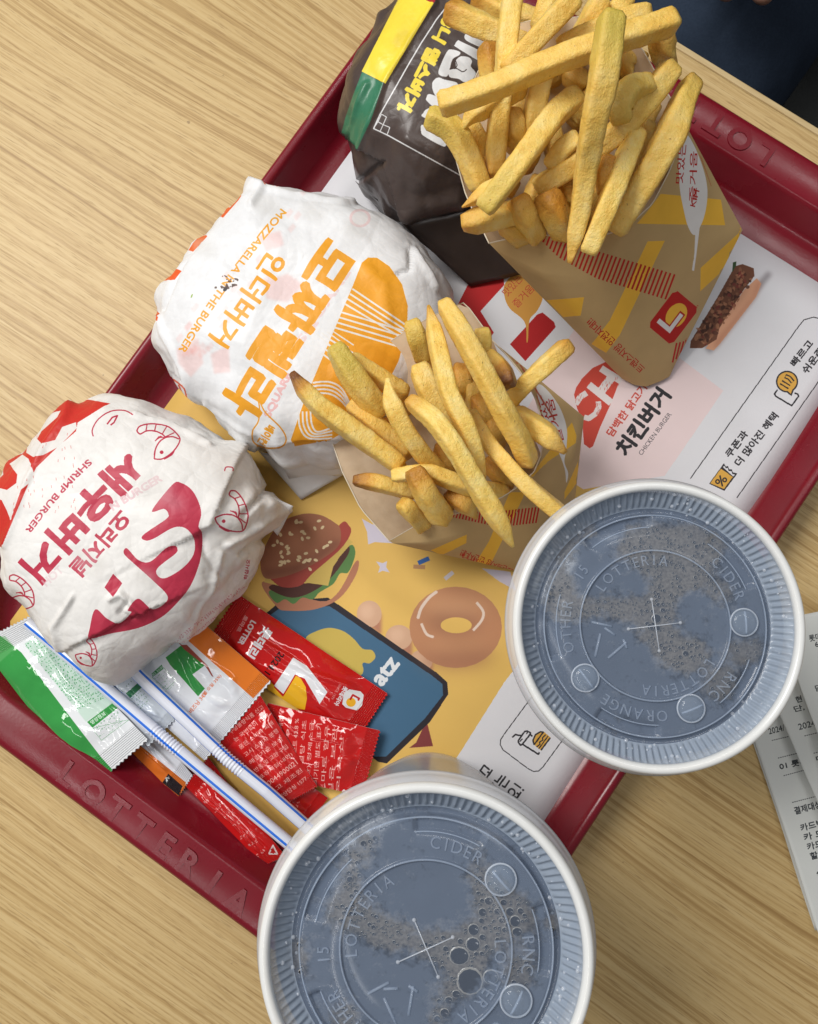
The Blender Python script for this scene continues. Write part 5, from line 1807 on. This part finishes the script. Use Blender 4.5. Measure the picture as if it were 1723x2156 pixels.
# ------------------------------------------------------------------ sachets
def sachet(name, label, cat, group, corners, zt, z, thick, base, paint, seed, teeth=15, rough=.07, res=(900, 520), seal=.11, fin=None, tilt=(0, 0), wrinkle=1.0):
    """corners: start-left, end-left, end-right, start-right (u runs start -> end)"""
    cs = [P(x, y, z) for x, y in zz(zt, [c[:2] for c in corners])]
    NU, NV = 84, teeth * 4 + 1
    Lu = (cs[1] - cs[0]).length
    rq = random.Random(seed)
    rid = [(rq.uniform(.15, .85), rq.uniform(.15, .85), rq.uniform(.0007, .0014) * rq.choice((1, 1, -1)) * wrinkle, rq.uniform(.05, .09)) for _ in range(3)]
    V, UV = [], []
    for lay in (1, 0):
        for i in range(NU):
            u = i / (NU - 1)
            for j in range(NV):
                w = j / (NV - 1)
                tooth = abs((w * teeth) % 1 - .5) * 2
                uu = u
                if i == 0: uu = -.016 * (1 - tooth) * (.05 / Lu)
                if i == NU - 1: uu = 1 + .016 * (1 - tooth) * (.05 / Lu)
                p = (cs[0] * (1 - uu) + cs[1] * uu) * (1 - w) + (cs[3] * (1 - uu) + cs[2] * uu) * w
                bu = sst(seal * .7, seal + .16, u) * sst(seal * .7, seal + .16, 1 - u)
                bv = (1 - abs(2 * w - 1) ** 2.6)
                b = bu * bv
                q = Vector((p.x, p.y, 0))
                h = thick * b * (.8 + .45 * fbm(q, 40, seed, 2))
                c1 = crease(q, 42, seed)
                cr_ = (.0010 * (c1 - .5) + .0005 * (crease(q, 100, seed + 2) - .5)) * (.30 + .9 * b) * wrinkle
                cr_ += .0011 * fbm(q, 30, seed + 4, 2) * (1 - b) * wrinkle
                for g0, g1, w0, w1 in rid:
                    dd_ = (w - (g0 + (g1 - g0) * u + .05 * math.sin(u * 9 + g0 * 20)))
                    cr_ += w0 * max(0, 1 - abs(dd_) / w1) * min(1, b * 2.2)
                lift = tilt[0] * (1 - u) + tilt[1] * u
                zz_ = z + lift + .0004 + max(-.0003, cr_) + h if lay else z + lift + min(.0, cr_) - .0
                if lay == 0:
                    zz_ = z + lift + max(-.0003, cr_) - thick * .25 * b
                V.append((p.x, p.y, zz_)); UV.append((u, w))
    F = grid_faces(NU, NV)
    nv = NU * NV
    if (cs[1] - cs[0]).cross(cs[3] - cs[0]).z > 0:
        F = F
    else:
        F = [f[::-1] for f in F]
    F2 = [tuple(q + nv for q in f[::-1]) for f in F]
    c = (cs[0] + cs[2]) / 2
    root = empty(name, (c.x, c.y, z), label, cat, group)
    fr = mesh_obj('foil_front', V[:nv], F, None, root, True, UV[:nv])
    art = Art(res[0], res[1], base, mesh_map(fr), zt, 8)
    if paint:
        paint(art)
    k = Mat('sachet_foil', rough, .6)
    t = k.n('ShaderNodeTexImage', image=art.image('sachet_print'), interpolation='Linear', extension='EXTEND')
    k.color(t.outputs[0])
    tc = k.n('ShaderNodeTexCoord')
    sp_ = k.n('ShaderNodeSeparateXYZ')
    k.l(tc.outputs['UV'], sp_.inputs[0])
    ridge = k.math('SINE', k.math('MULTIPLY', sp_.outputs[0], 2 * math.pi * 90))
    ridge2 = k.math('SINE', k.math('MULTIPLY', sp_.outputs[1], 2 * math.pi * 42))
    edge = k.math('GREATER_THAN', k.math('ABSOLUTE', k.math('SUBTRACT', sp_.outputs[0], .5)), .5 - seal)
    hgt = k.math('MULTIPLY', k.math('ADD', ridge, k.math('MULTIPLY', ridge2, .6)), edge)
    b1_ = k.bump(hgt, .55, .0005)
    k.bump(k.noise(k.coord('Object'), 130, 3, .5), .16, .0012, b1_)
    fr.data.materials.append(k.m)
    kbk = Mat('foil_back', .3, .5, (.55, .55, .56))
    mesh_obj('foil_back', V[nv:], [tuple(q - nv for q in f) for f in F2], kbk.m, root, True)
    return root, fr


GRN, OCH, SW = (58, 150, 72), (222, 120, 40), (222, 226, 232)
KR = (190, 26, 26)


def p_green(A):
    A.poly([(-300, 100), (10, 345), (180, 480), (500, 905), (850, 1360), (960, 1480), (780, 1650), (600, 1500), (0, 640), (-300, 620)], GRN)
    A.poly([(-200, 400), (40, 340), (130, 440), (0, 560), (-200, 600)], (110, 176, 112), .5, 3)
    A.poly([(205, 405), (370, 300), (600, 560), (960, 900), (720, 1060), (250, 470)], (176, 212, 188), .55, 3)
    lines = []
    for i in range(24):
        t = i / 23
        x0, y0 = 215 + 430 * t, 430 + 535 * t
        lines.append(((x0, y0), (x0 + 165 + 110 * min(1, t * 2), y0 - 125 - 0 * t)))
    scribble(A, lines, 20, 3, (66, 158, 92), 5.5, 1, .9)
    A.poly([(730, 1062), (940, 905), (985, 945), (775, 1110)], GRN)
    A.text('영양정보', (772, 1085), (890, 1000), 36, (210, 232, 214), 1)
    A.line([(770, 1115), (1085, 1040), (850, 1215)], 3, (80, 160, 96), closed=True)
    scribble(A, [((785 + 26 * i, 1135 + 26 * i), (1000 + 18 * i, 985 + 20 * i)) for i in range(4)], 22, 4, (66, 150, 88), 3.6, 3, .85)


def p_orange(A):
    A.poly([(150, 20), (385, 205), (840, 600), (720, 730), (270, 330), (80, 170)], OCH)
    A.poly([(100, 440), (215, 350), (385, 490), (290, 560), (378, 660), (330, 715), (130, 490)], (52, 142, 66))
    A.poly([(160, 300), (215, 350), (250, 350), (400, 500), (440, 580), (425, 570), (380, 500), (230, 380)], (150, 70, 60))
    A.text('베즈닝 34%', (285, 838), (395, 700), 34, (214, 120, 84), 1)
    A.text('(볼 오일 35%)', (375, 722), (500, 575), 30, (214, 120, 84), 1)
    A.poly([(0, 555), (72, 490), (85, 520), (10, 578)], (48, 130, 70))
    A.text('85 kcal', (14, 572), (78, 512), 18, (215, 230, 218), 0)
    scribble(A, [((22 + 20 * i, 600 + 22 * i), (100 + 18 * i, 540 + 22 * i)) for i in range(5)], 16, 4, (120, 170, 130), 3, 5, .8)
    A.line([(5, 580), (85, 510), (170, 605), (105, 665)], 3, (120, 170, 130), closed=True)


def p_white(A):
    A.poly([(1055, 822), (1155, 735), (1195, 765), (1090, 862)], (48, 116, 76))
    scribble(A, [((1105 + 24 * i, 880 + 24 * i), (1205 + 26 * i, 785 + 26 * i)) for i in range(4)], 20, 4, (90, 140, 108), 4, 6, .85)
    scribble(A, [((1030, 810), (1110, 720))], 20, 4, (90, 120, 100), 4, 7, .8)


def p_orange2(A):
    A.poly([(700, 700), (1130, 1220), (1560, 1570), (1600, 1640), (1500, 1700), (1100, 1360), (600, 900)], (206, 108, 38))
    A.poly([(1410, 1495), (1530, 1600), (1500, 1680), (1360, 1570)], (28, 26, 30))


def p_ketch_front(A):
    A.poly([(1003, 440), (1100, 500), (1245, 684), (1190, 770), (1085, 590), (1015, 560), (935, 700), (868, 640)], (224, 226, 230))
    A.poly([(1018, 566), (1058, 590), (1092, 650), (1100, 730), (1085, 810), (960, 790), (780, 700), (830, 600), (870, 640), (930, 712)], (232, 178, 40))
    A.line([(1018, 566), (930, 712), (868, 645)], 9, KR)
    A.text('롯데리', (800, 215), (668, 410), 74, (222, 224, 228), 4)
    A.text('LOTTER', (706, 175), (610, 335), 40, (222, 210, 212), 3)
    A.text('토마토', (660, 140), (600, 250), 30, (216, 150, 148), 2)
    A.text('2024.1', (905, 395), (800, 540), 46, (46, 20, 22), 2)
    A.poly([(1400, 665), (1480, 680), (1502, 705), (1490, 780), (1455, 815), (1375, 795), (1350, 770), (1362, 690)], (228, 230, 232), curve=False)
    A.ell((1412, 757), 34, 32, (236, 176, 40)); A.line([(1462, 745), (1470, 730), (1425, 705), (1405, 740)], 14, KR)
    A.text('롯데리아', (1362, 640), (1290, 770), 34, (230, 222, 224), 2)
    A.text('SINCE 1979', (1330, 625), (1270, 730), 18, (220, 150, 148), 0)


def ket_text(lines, h, seed, recycle=None, words=None):
    def f(A):
        if words:
            for (a_, b_), wd in zip(lines, words):
                A.text(wd, a_, b_, h, (232, 178, 172), 0)
        else:
            scribble(A, lines, h, 3, (226, 160, 156), 5.0, seed, .95)
        if recycle:
            x, y, s = recycle
            A.line([(x - s, y + s), (x, y - s), (x + s, y + s)], s * .36, (232, 214, 214), closed=True)
            A.line([(x - s * .45, y - s * .2), (x + s * .1, y + s)], s * .3, KR)
    return f


RG = 'red ketchup sachets piled on the placemat'
WG = 'white sachets half under the straws'
sachet('ketchup_sachet', 'red sachet pushed under the straws, lowest of the pile, recycling triangle at its end', 'sachet', RG,
       [(240, 1350), (795, 1905), (945, 1838), (405, 1150)], 'p2', .0072, .0036, KR, ket_text([((320 + 62 * i, 1420 + 62 * i), (400 + 62 * i, 1330 + 66 * i)) for i in range(8)], 26, 11, (860, 1800, 30)), 41)
sachet('ketchup_sachet', 'red sachet lying under the text printed ones, only its toothed end showing', 'sachet', RG,
       [(560, 1230), (1115, 1612), (1245, 1430), (760, 1080)], 'p2', .0076, .0030, KR, ket_text([((900 + 40 * i, 1530 + 30 * i), (980 + 40 * i, 1400 + 30 * i)) for i in range(3)], 22, 12), 42)
sachet('ketchup_sachet', 'red sachet with rows of white print, its end by the taller cup', 'sachet', RG,
       [(830, 762), (1612, 955), (1488, 1420), (700, 1240)], 'p2', .0112, .0046, KR, ket_text([((900 + 54 * i, 1330 + 14 * i), (938 + 54 * i, 850 + 12 * i)) for i in range(9)], 34, 13, (1362, 1410, 32), ('식품유형 토마토케찹', '내용량 9 g', '토마토페이스트 43.8 %', '물엿 설탕 식초', '(국산) 정제소금', '소비기한 별도 표기', '토마토 함유', '실온 보관', '(외국산)')), 43, teeth=18)
sachet('ketchup_sachet', 'red sachet printed with white text and touching the upper straw', 'sachet', RG,
       [(490, 1040), (905, 1490), (1170, 1345), (775, 712)], 'p2', .0142, .0046, KR, ket_text([((560 + 36 * i, 985 + 54 * i), (800 + 34 * i, 800 + 56 * i)) for i in range(10)], 34, 14, None, ('부정불량식품 신고', '는 국번없이 1399', '품은 소비자 피해', '고시 소비자 분쟁', '해결기준 보상', '반품 및 교환 구입', '포장재질(내면)', '90044900021', '신고 제조원', '고객상담실 1577')), 44, teeth=18)
sachet('ketchup_sachet', 'red sachet with a large white seven-shaped emblem over a yellow disc', 'sachet', RG,
       [(620, -5), (1668, 692), (1425, 1062), (375, 370)], 'p2', .0078, .0052, KR, p_ketch_front, 45, teeth=16, res=(1500, 480), seal=.09)
sachet('seasoning_sachet', 'orange edged white sachet with a black corner tab, lying on the red tray floor', 'sachet', WG,
       [(560, 780), (1490, 1690), (1615, 1500), (760, 520)], 'p1', .0066, .0026, (216, 220, 228), p_orange2, 46, teeth=10)
sachet('seasoning_sachet', 'white and orange sachet with a green emblem, across the upper straw', 'sachet', WG,
       [(190, 40), (842, 606), (375, 1165), (-280, 600)], 'p2', .0148, .0036, SW, p_orange, 47, teeth=20, res=(1100, 900))
sachet('seasoning_sachet', 'small white sachet with a dark green label, between the two straws', 'sachet', WG,
       [(1000, 460), (1462, 1035), (1240, 1260), (760, 680)], 'p1', .0165, .0022, (206, 214, 222), p_white, 48, teeth=9, res=(800, 600))
sachet('wet_wipe_sachet', 'white wrapper with a broad green edge and green print, at the corner of the tray', 'sachet', WG,
       [(272, 180), (1262, 1190), (782, 1600), (-150, 400)], 'p1', .0150, .0040, (228, 231, 234), p_green, 49, teeth=15, res=(1400, 800), tilt=(.002, .004), wrinkle=.7)

# ------------------------------------------------------------------ straws
kst = Mat('striped_straw_plastic', .28, .5)
tc = kst.n('ShaderNodeTexCoord')
sx = kst.n('ShaderNodeSeparateXYZ')
kst.l(tc.outputs['UV'], sx.inputs[0])
fr_ = kst.math('FRACT', kst.math('MULTIPLY', sx.outputs[0], 3.0))
st = kst.math('GREATER_THAN', fr_, .80)
kst.color(kst.mix(st, (.72, .75, .84), (.015, .16, .72)))
kst.b.inputs['Subsurface Weight'].default_value = .15
kst.b.inputs['Subsurface Radius'].default_value = (.002, .002, .002)
M_straw = kst.m


def straw(label, pts, bell, phase):
    path = [P(*p) for p in pts]
    arr = resample([tuple(q) for q in path], 460)
    b = np.array(P(*bell))
    L = sum(math.dist(a, c) for a, c in zip(arr, arr[1:]))
    N = 36
    V, UV = [], []
    rad = .0029
    for i, p in enumerate(arr):
        p = Vector(p)
        tan = (Vector(arr[min(i + 1, 459)]) - Vector(arr[max(0, i - 1)])).normalized()
        s = tan.cross(Vector((0, 0, 1))).normalized()
        u = s.cross(tan)
        db = math.dist(p, b)
        k = 1.0
        if db < .0085:
            side = (p - Vector(b)).dot(tan)
            k = 1.0 + .11 * math.cos(side / .0016 * 2 * math.pi) * (1 if abs(side) < .0078 else .4)
        for j in range(N + 1):
            t = j / N * 2 * math.pi
            V.append(p + (s * math.cos(t) + u * math.sin(t)) * rad * k)
            UV.append((j / N + phase, i / 459))
    F = grid_faces(460, N + 1)
    c = arr[230]
    root = empty('drinking_straw', tuple(c), label, 'straw', 'bendy straws lying over the sachets')
    i0 = [i for i, p in enumerate(arr) if math.dist(p, b) < .0085]
    lo, hi = i0[0], i0[-1]
    for nm, a, z_ in (('long_tube', 0, lo), ('bellows', lo, hi), ('short_tube', hi, 459)):
        vv = V[a * (N + 1):(z_ + 1) * (N + 1)]
        uu = UV[a * (N + 1):(z_ + 1) * (N + 1)]
        o = mesh_obj(nm, vv, [f[::-1] for f in grid_faces(z_ - a + 1, N + 1)], M_straw, root, True, uu)
    return root


straw('blue striped straw nearer the tray rim, its far end under the pink lettered burger', [(60, 1312, .0185), (160, 1395, .0215), (345, 1555, .0215), (500, 1685, .0180), (620, 1785, .0150), (705, 1856, .0120)], (350, 1559, .0214), .075)
straw('blue striped straw farther from the tray rim, crossing the white and orange sachet', [(215, 1343, .0215), (295, 1425, .0232), (480, 1600, .0235), (560, 1665, .0225), (645, 1740, .0180), (720, 1806, .0125)], (480, 1600, .0235), .23)
# ------------------------------------------------------------------ receipts on the table
def receipt(label, quad, zs, paint, seed, curl=.0):
    """quad: four photo corners with heights"""
    a, b, c, d = [P(x, y, z) for (x, y), z in zip(zz('rec', quad), zs)]
    n, m = 40, 26
    V, UV = [], []
    for i in range(n):
        for j in range(m):
            s, t = i / (n - 1), j / (m - 1)
            p = (a * (1 - s) + b * s) * (1 - t) + (d * (1 - s) + c * s) * t
            p = p + Vector((0, 0, .0012 * fbm(p, 16, seed, 2) + curl * (1 - t) ** 3 + .0006 * math.sin(s * 9 + seed)))
            V.append(p); UV.append((t, s))
    F = [f[::-1] for f in grid_faces(n, m)]
    o = mesh_obj('paper_receipt', V, F, None, None, True, UV)
    if sum(p.normal.z for p in o.data.polygons) < 0:
        o.data.flip_normals()
    A = Art(900, 1700, (214, 216, 212), mesh_map(o), 'rec', 10)
    paint(A)
    k = print_mat('thermal_paper_print', A.image('receipt_print'), .55, .25, .04, .06, 500)
    o.data.materials.append(k.m)
    s_ = o.modifiers.new('thickness', 'SOLIDIFY'); s_.thickness = .00012
    return tag(o, label, 'receipt', 'receipts on the table by the cup')


IK = (58, 62, 66)


def dash(A, a, b, col=IK, w=5):
    L = math.hypot(b[0] - a[0], b[1] - a[1]); n = int(L / 13)
    for i in range(n):
        t0, t1 = i / n, (i + .72) / n
        A.line([(a[0] + (b[0] - a[0]) * t0, a[1] + (b[1] - a[1]) * t0), (a[0] + (b[0] - a[0]) * t1, a[1] + (b[1] - a[1]) * t1)], w, col)


def r_low(A):
    A.text('2024/', (405, 852), (500, 828), 36, IK, 1)
    dash(A, (420, 890), (525, 865)); dash(A, (458, 998), (590, 965)); dash(A, (492, 1106), (700, 1050)); dash(A, (545, 1270), (760, 1215))
    A.text('01 롯데', (472, 1070), (640, 1032), 40, IK, 2)
    A.text('결제대상금', (565, 1345), (770, 1290), 46, IK, 2)
    for i, s in enumerate(('카드번호', '카 드 명', '카드사명', '할부개월')):
        A.text(s, (602 + 20 * i, 1448 + 58 * i), (790 + 20 * i, 1400 + 58 * i), 44, IK, 2)
    A.text('승인', (700, 1725), (800, 1700), 40, IK, 2)


def r_mid(A):
    A.text('현', (572, 660), (608, 650), 38, IK, 2); A.text('단, ', (560, 718), (622, 704), 38, IK, 2)
    A.text('2024', (588, 826), (690, 800), 38, IK, 1)
    dash(A, (620, 862), (760, 828)); dash(A, (676, 968), (800, 938)); A.text('메', (696, 1020), (740, 1010), 34, IK, 2)


def r_top(A):
    A.text('롯데리아', (654, 285), (800, 250), 40, IK, 2); A.text('6', (690, 318), (710, 312), 30, IK, 2); A.text('담당', (690, 590), (770, 575), 38, IK, 2)


receipt('long receipt lowest of the three, its dashed lines showing, on the bare wood', [(120, 320), (1190, 2060 + 1160), (1900, 2900), (830, 160)][:0] or [(230, 640), (705, 2075), (1250, 1900), (780, 470)], (.0015, .0030, .0020, .0015), r_low, 3, .0008)
receipt('receipt folded edge peeping out below the others', [(222, 655), (690, 2058), (720, 2050), (250, 640)], (.0008, .0012, .0010, .0008), lambda A: None, 9)
receipt('middle receipt of the fan, dated at its edge', [(365, 520), (800, 1500), (1300, 1270), (860, 300)], (.0030, .0075, .0060, .0030), r_mid, 5, .0015)
receipt('uppermost receipt, its top edge square beside the cup lid', [(440, 150), (790, 1130), (1290, 950), (900, 60)], (.0060, .0110, .0100, .0060), r_top, 7, .0020)

# ------------------------------------------------------------------ beyond the table edge
kc = Mat('black_leatherette', .38, .4)
v = kc.coord('Object')
kc.color(kc.ramp(kc.noise(v, 14, 3), [(.3, (.028, .031, .030)), (.7, (.050, .054, .052))]))
kc.bump(kc.noise(v, 600, 3), .2, .0006)
zc = -.27
chair = empty('chair', tuple(P(1720, 215, zc)), 'black padded seat beyond the table edge, at the corner of the photo', 'chair')


def cushion(name, a0, a1, b0, b1, z0, z1, mat, parent, r=.012):
    bm = bmesh.new()
    ref = P(1598, 193, zc)
    for z in (z0, z1):
        for a, b in ((a0, b0), (a1, b0), (a1, b1), (a0, b1)):
            bm.verts.new(ref + E1 * a + E2 * b + Vector((0, 0, z)))
    bm.verts.ensure_lookup_table()
    for f in ((3, 2, 1, 0), (4, 5, 6, 7), (0, 1, 5, 4), (1, 2, 6, 5), (2, 3, 7, 6), (3, 0, 4, 7)):
        bm.faces.new([bm.verts[i] for i in f])
    bmesh.ops.bevel(bm, geom=bm.edges[:], offset=r, segments=4, affect='EDGES', profile=.5)
    bmesh.ops.recalc_face_normals(bm, faces=bm.faces[:])
    off = parent_loc(parent)
    for q in bm.verts:
        q.co -= off
    me = bpy.data.meshes.new(name)
    bm.to_mesh(me); bm.free()
    me.polygons.foreach_set('use_smooth', [True] * len(me.polygons))
    me.materials.append(mat)
    o = bpy.data.objects.new(name, me)
    COL.objects.link(o)
    o.parent = parent
    return o


cushion('seat', -.14, .38, .006, .44, -.07, 0, kc.m, chair)
cushion('backrest', .34, .40, .006, .44, .01, .42, kc.m, chair)
ref = P(1598, 193, zc)
tube_part('seat_piping', [ref + E1 * a + E2 * .010 + Vector((0, 0, -.001)) - parent_loc(chair) for a in (-.13, .0, .15, .33)], .006, kc.m, chair, chair, 10)
for a in (-.10, .34):
    for b in (.03, .41):
        cushion('leg', a - .012, a + .012, b - .012, b + .012, -.47, -.07, M_floor, chair, .003)

# the person opposite: legs under the table, one hand on the lap
kj = Mat('dark_denim', .85, .15)
v = kj.coord('Object')
kj.color(kj.mix(.35, kj.ramp(kj.noise(v, 10, 4), [(.3, (.014, .022, .038)), (.7, (.036, .054, .088))]), kj.ramp(kj.noise(v, 700, 2), [(.3, (.4, .45, .5)), (.7, (1, 1, 1))]), 'MULTIPLY'))
kj.bump(kj.noise(v, 45, 3), .5, .004)
ks = Mat('skin', .5, .35, (.42, .22, .15))
ks.b.inputs['Subsurface Weight'].default_value = .1
ks.b.inputs['Subsurface Radius'].default_value = (.01, .004, .002)
ksw = Mat('grey_sweater', .9, .1, (.05, .052, .058))


def skin_chain(name, joints, edges, mat, parent, sub=2, rootv=0):
    off = parent_loc(parent)
    me = bpy.data.meshes.new(name)
    me.from_pydata([tuple(Vector(j[:3]) - off) for j in joints], edges, [])
    o = bpy.data.objects.new(name, me)
    COL.objects.link(o)
    o.parent = parent
    sk = o.modifiers.new('skin', 'SKIN')
    sk.use_smooth_shade = True
    for i, j in enumerate(joints):
        r = j[3] if len(j) > 3 else .03
        me.skin_vertices[0].data[i].radius = (r, r)
        me.skin_vertices[0].data[i].use_root = i == rootv
    s = o.modifiers.new('sub', 'SUBSURF'); s.levels = sub; s.render_levels = sub
    me.materials.append(mat)
    return o


hip = P(1480, -330, -.20)
person = empty('person', (hip.x, hip.y, -.74), 'seated person in dark blue jeans across the table, fingertips on the lap', 'person')


def W(a, b, z):
    """a along the tray axis and b across it, from the person's hips"""
    return hip + E1 * a + E2 * b + Vector((0, 0, z - hip.z))


kn = P(1490, 110, -.165)
J = [(*W(0, 0, -.20), .11), (*W(.01, .09, -.20), .092), tuple(kn) + (.074,), (*(kn - E1 * .13 - Vector((0, 0, .02))), .066), (*(kn - E1 * .19 - Vector((0, 0, .30))), .055), (*(kn - E1 * .17 - Vector((0, 0, .50))), .045),
     (*W(.01, -.10, -.20), .092), (*W(-.22, -.17, -.17), .075), (*W(-.36, -.20, -.19), .066), (*W(-.40, -.2, -.46), .055), (*W(-.38, -.2, -.68), .045)]
skin_chain('jeans', J, [(0, 1), (1, 2), (2, 3), (3, 4), (4, 5), (0, 6), (6, 7), (7, 8), (8, 9), (9, 10)], kj.m, person)
sh = .33
tip_ = P(1472, 8, -.070) - E1 * .003
wr = tip_ + E1 * .17 + Vector((0, 0, .015))
B = [(*W(.02, 0, -.14), .12), (*W(.06, 0, .06), .13), (*W(.08, 0, .24), .12), (*W(.08, 0, .36), .055), (*W(.06, 0, .42), .075), (*W(.04, 0, .52), .085),
     (*W(.08, .17, .25), .06), (*W(.04, .22, .02), .045), tuple(wr + E1 * .02) + (.028,),
     (*W(.08, -.17, .25), .06), (*W(.04, -.22, .02), .045), (*W(-.10, -.16, -.05), .030)]
skin_chain('upper_body', B, [(0, 1), (1, 2), (2, 3), (3, 4), (4, 5), (2, 6), (6, 7), (7, 8), (2, 9), (9, 10), (10, 11)], ksw.m, person)
hj = [(*wr, .022), (*(wr - E1 * .045), .026), (*(wr - E1 * .080), .024)]
he = [(0, 1), (1, 2)]
for q, (bo, ln) in enumerate(((-.030, .055), (-.010, .072), (.010, .078), (.029, .068))):
    k0 = wr - E1 * .085 + E2 * bo
    b0 = len(hj)
    hj += [(*k0, .010), (*(k0 - E1 * ln * .5 + Vector((0, 0, .006))), .0088), (*(k0 - E1 * ln - Vector((0, 0, .010))), .0075)]
    he += [(2, b0), (b0, b0 + 1), (b0 + 1, b0 + 2)]
b0 = len(hj)
hj += [(*(wr - E1 * .03 - E2 * .038), .012), (*(wr - E1 * .065 - E2 * .052), .009)]
he += [(1, b0), (b0, b0 + 1)]
skin_chain('hand', hj, he, ks.m, person)
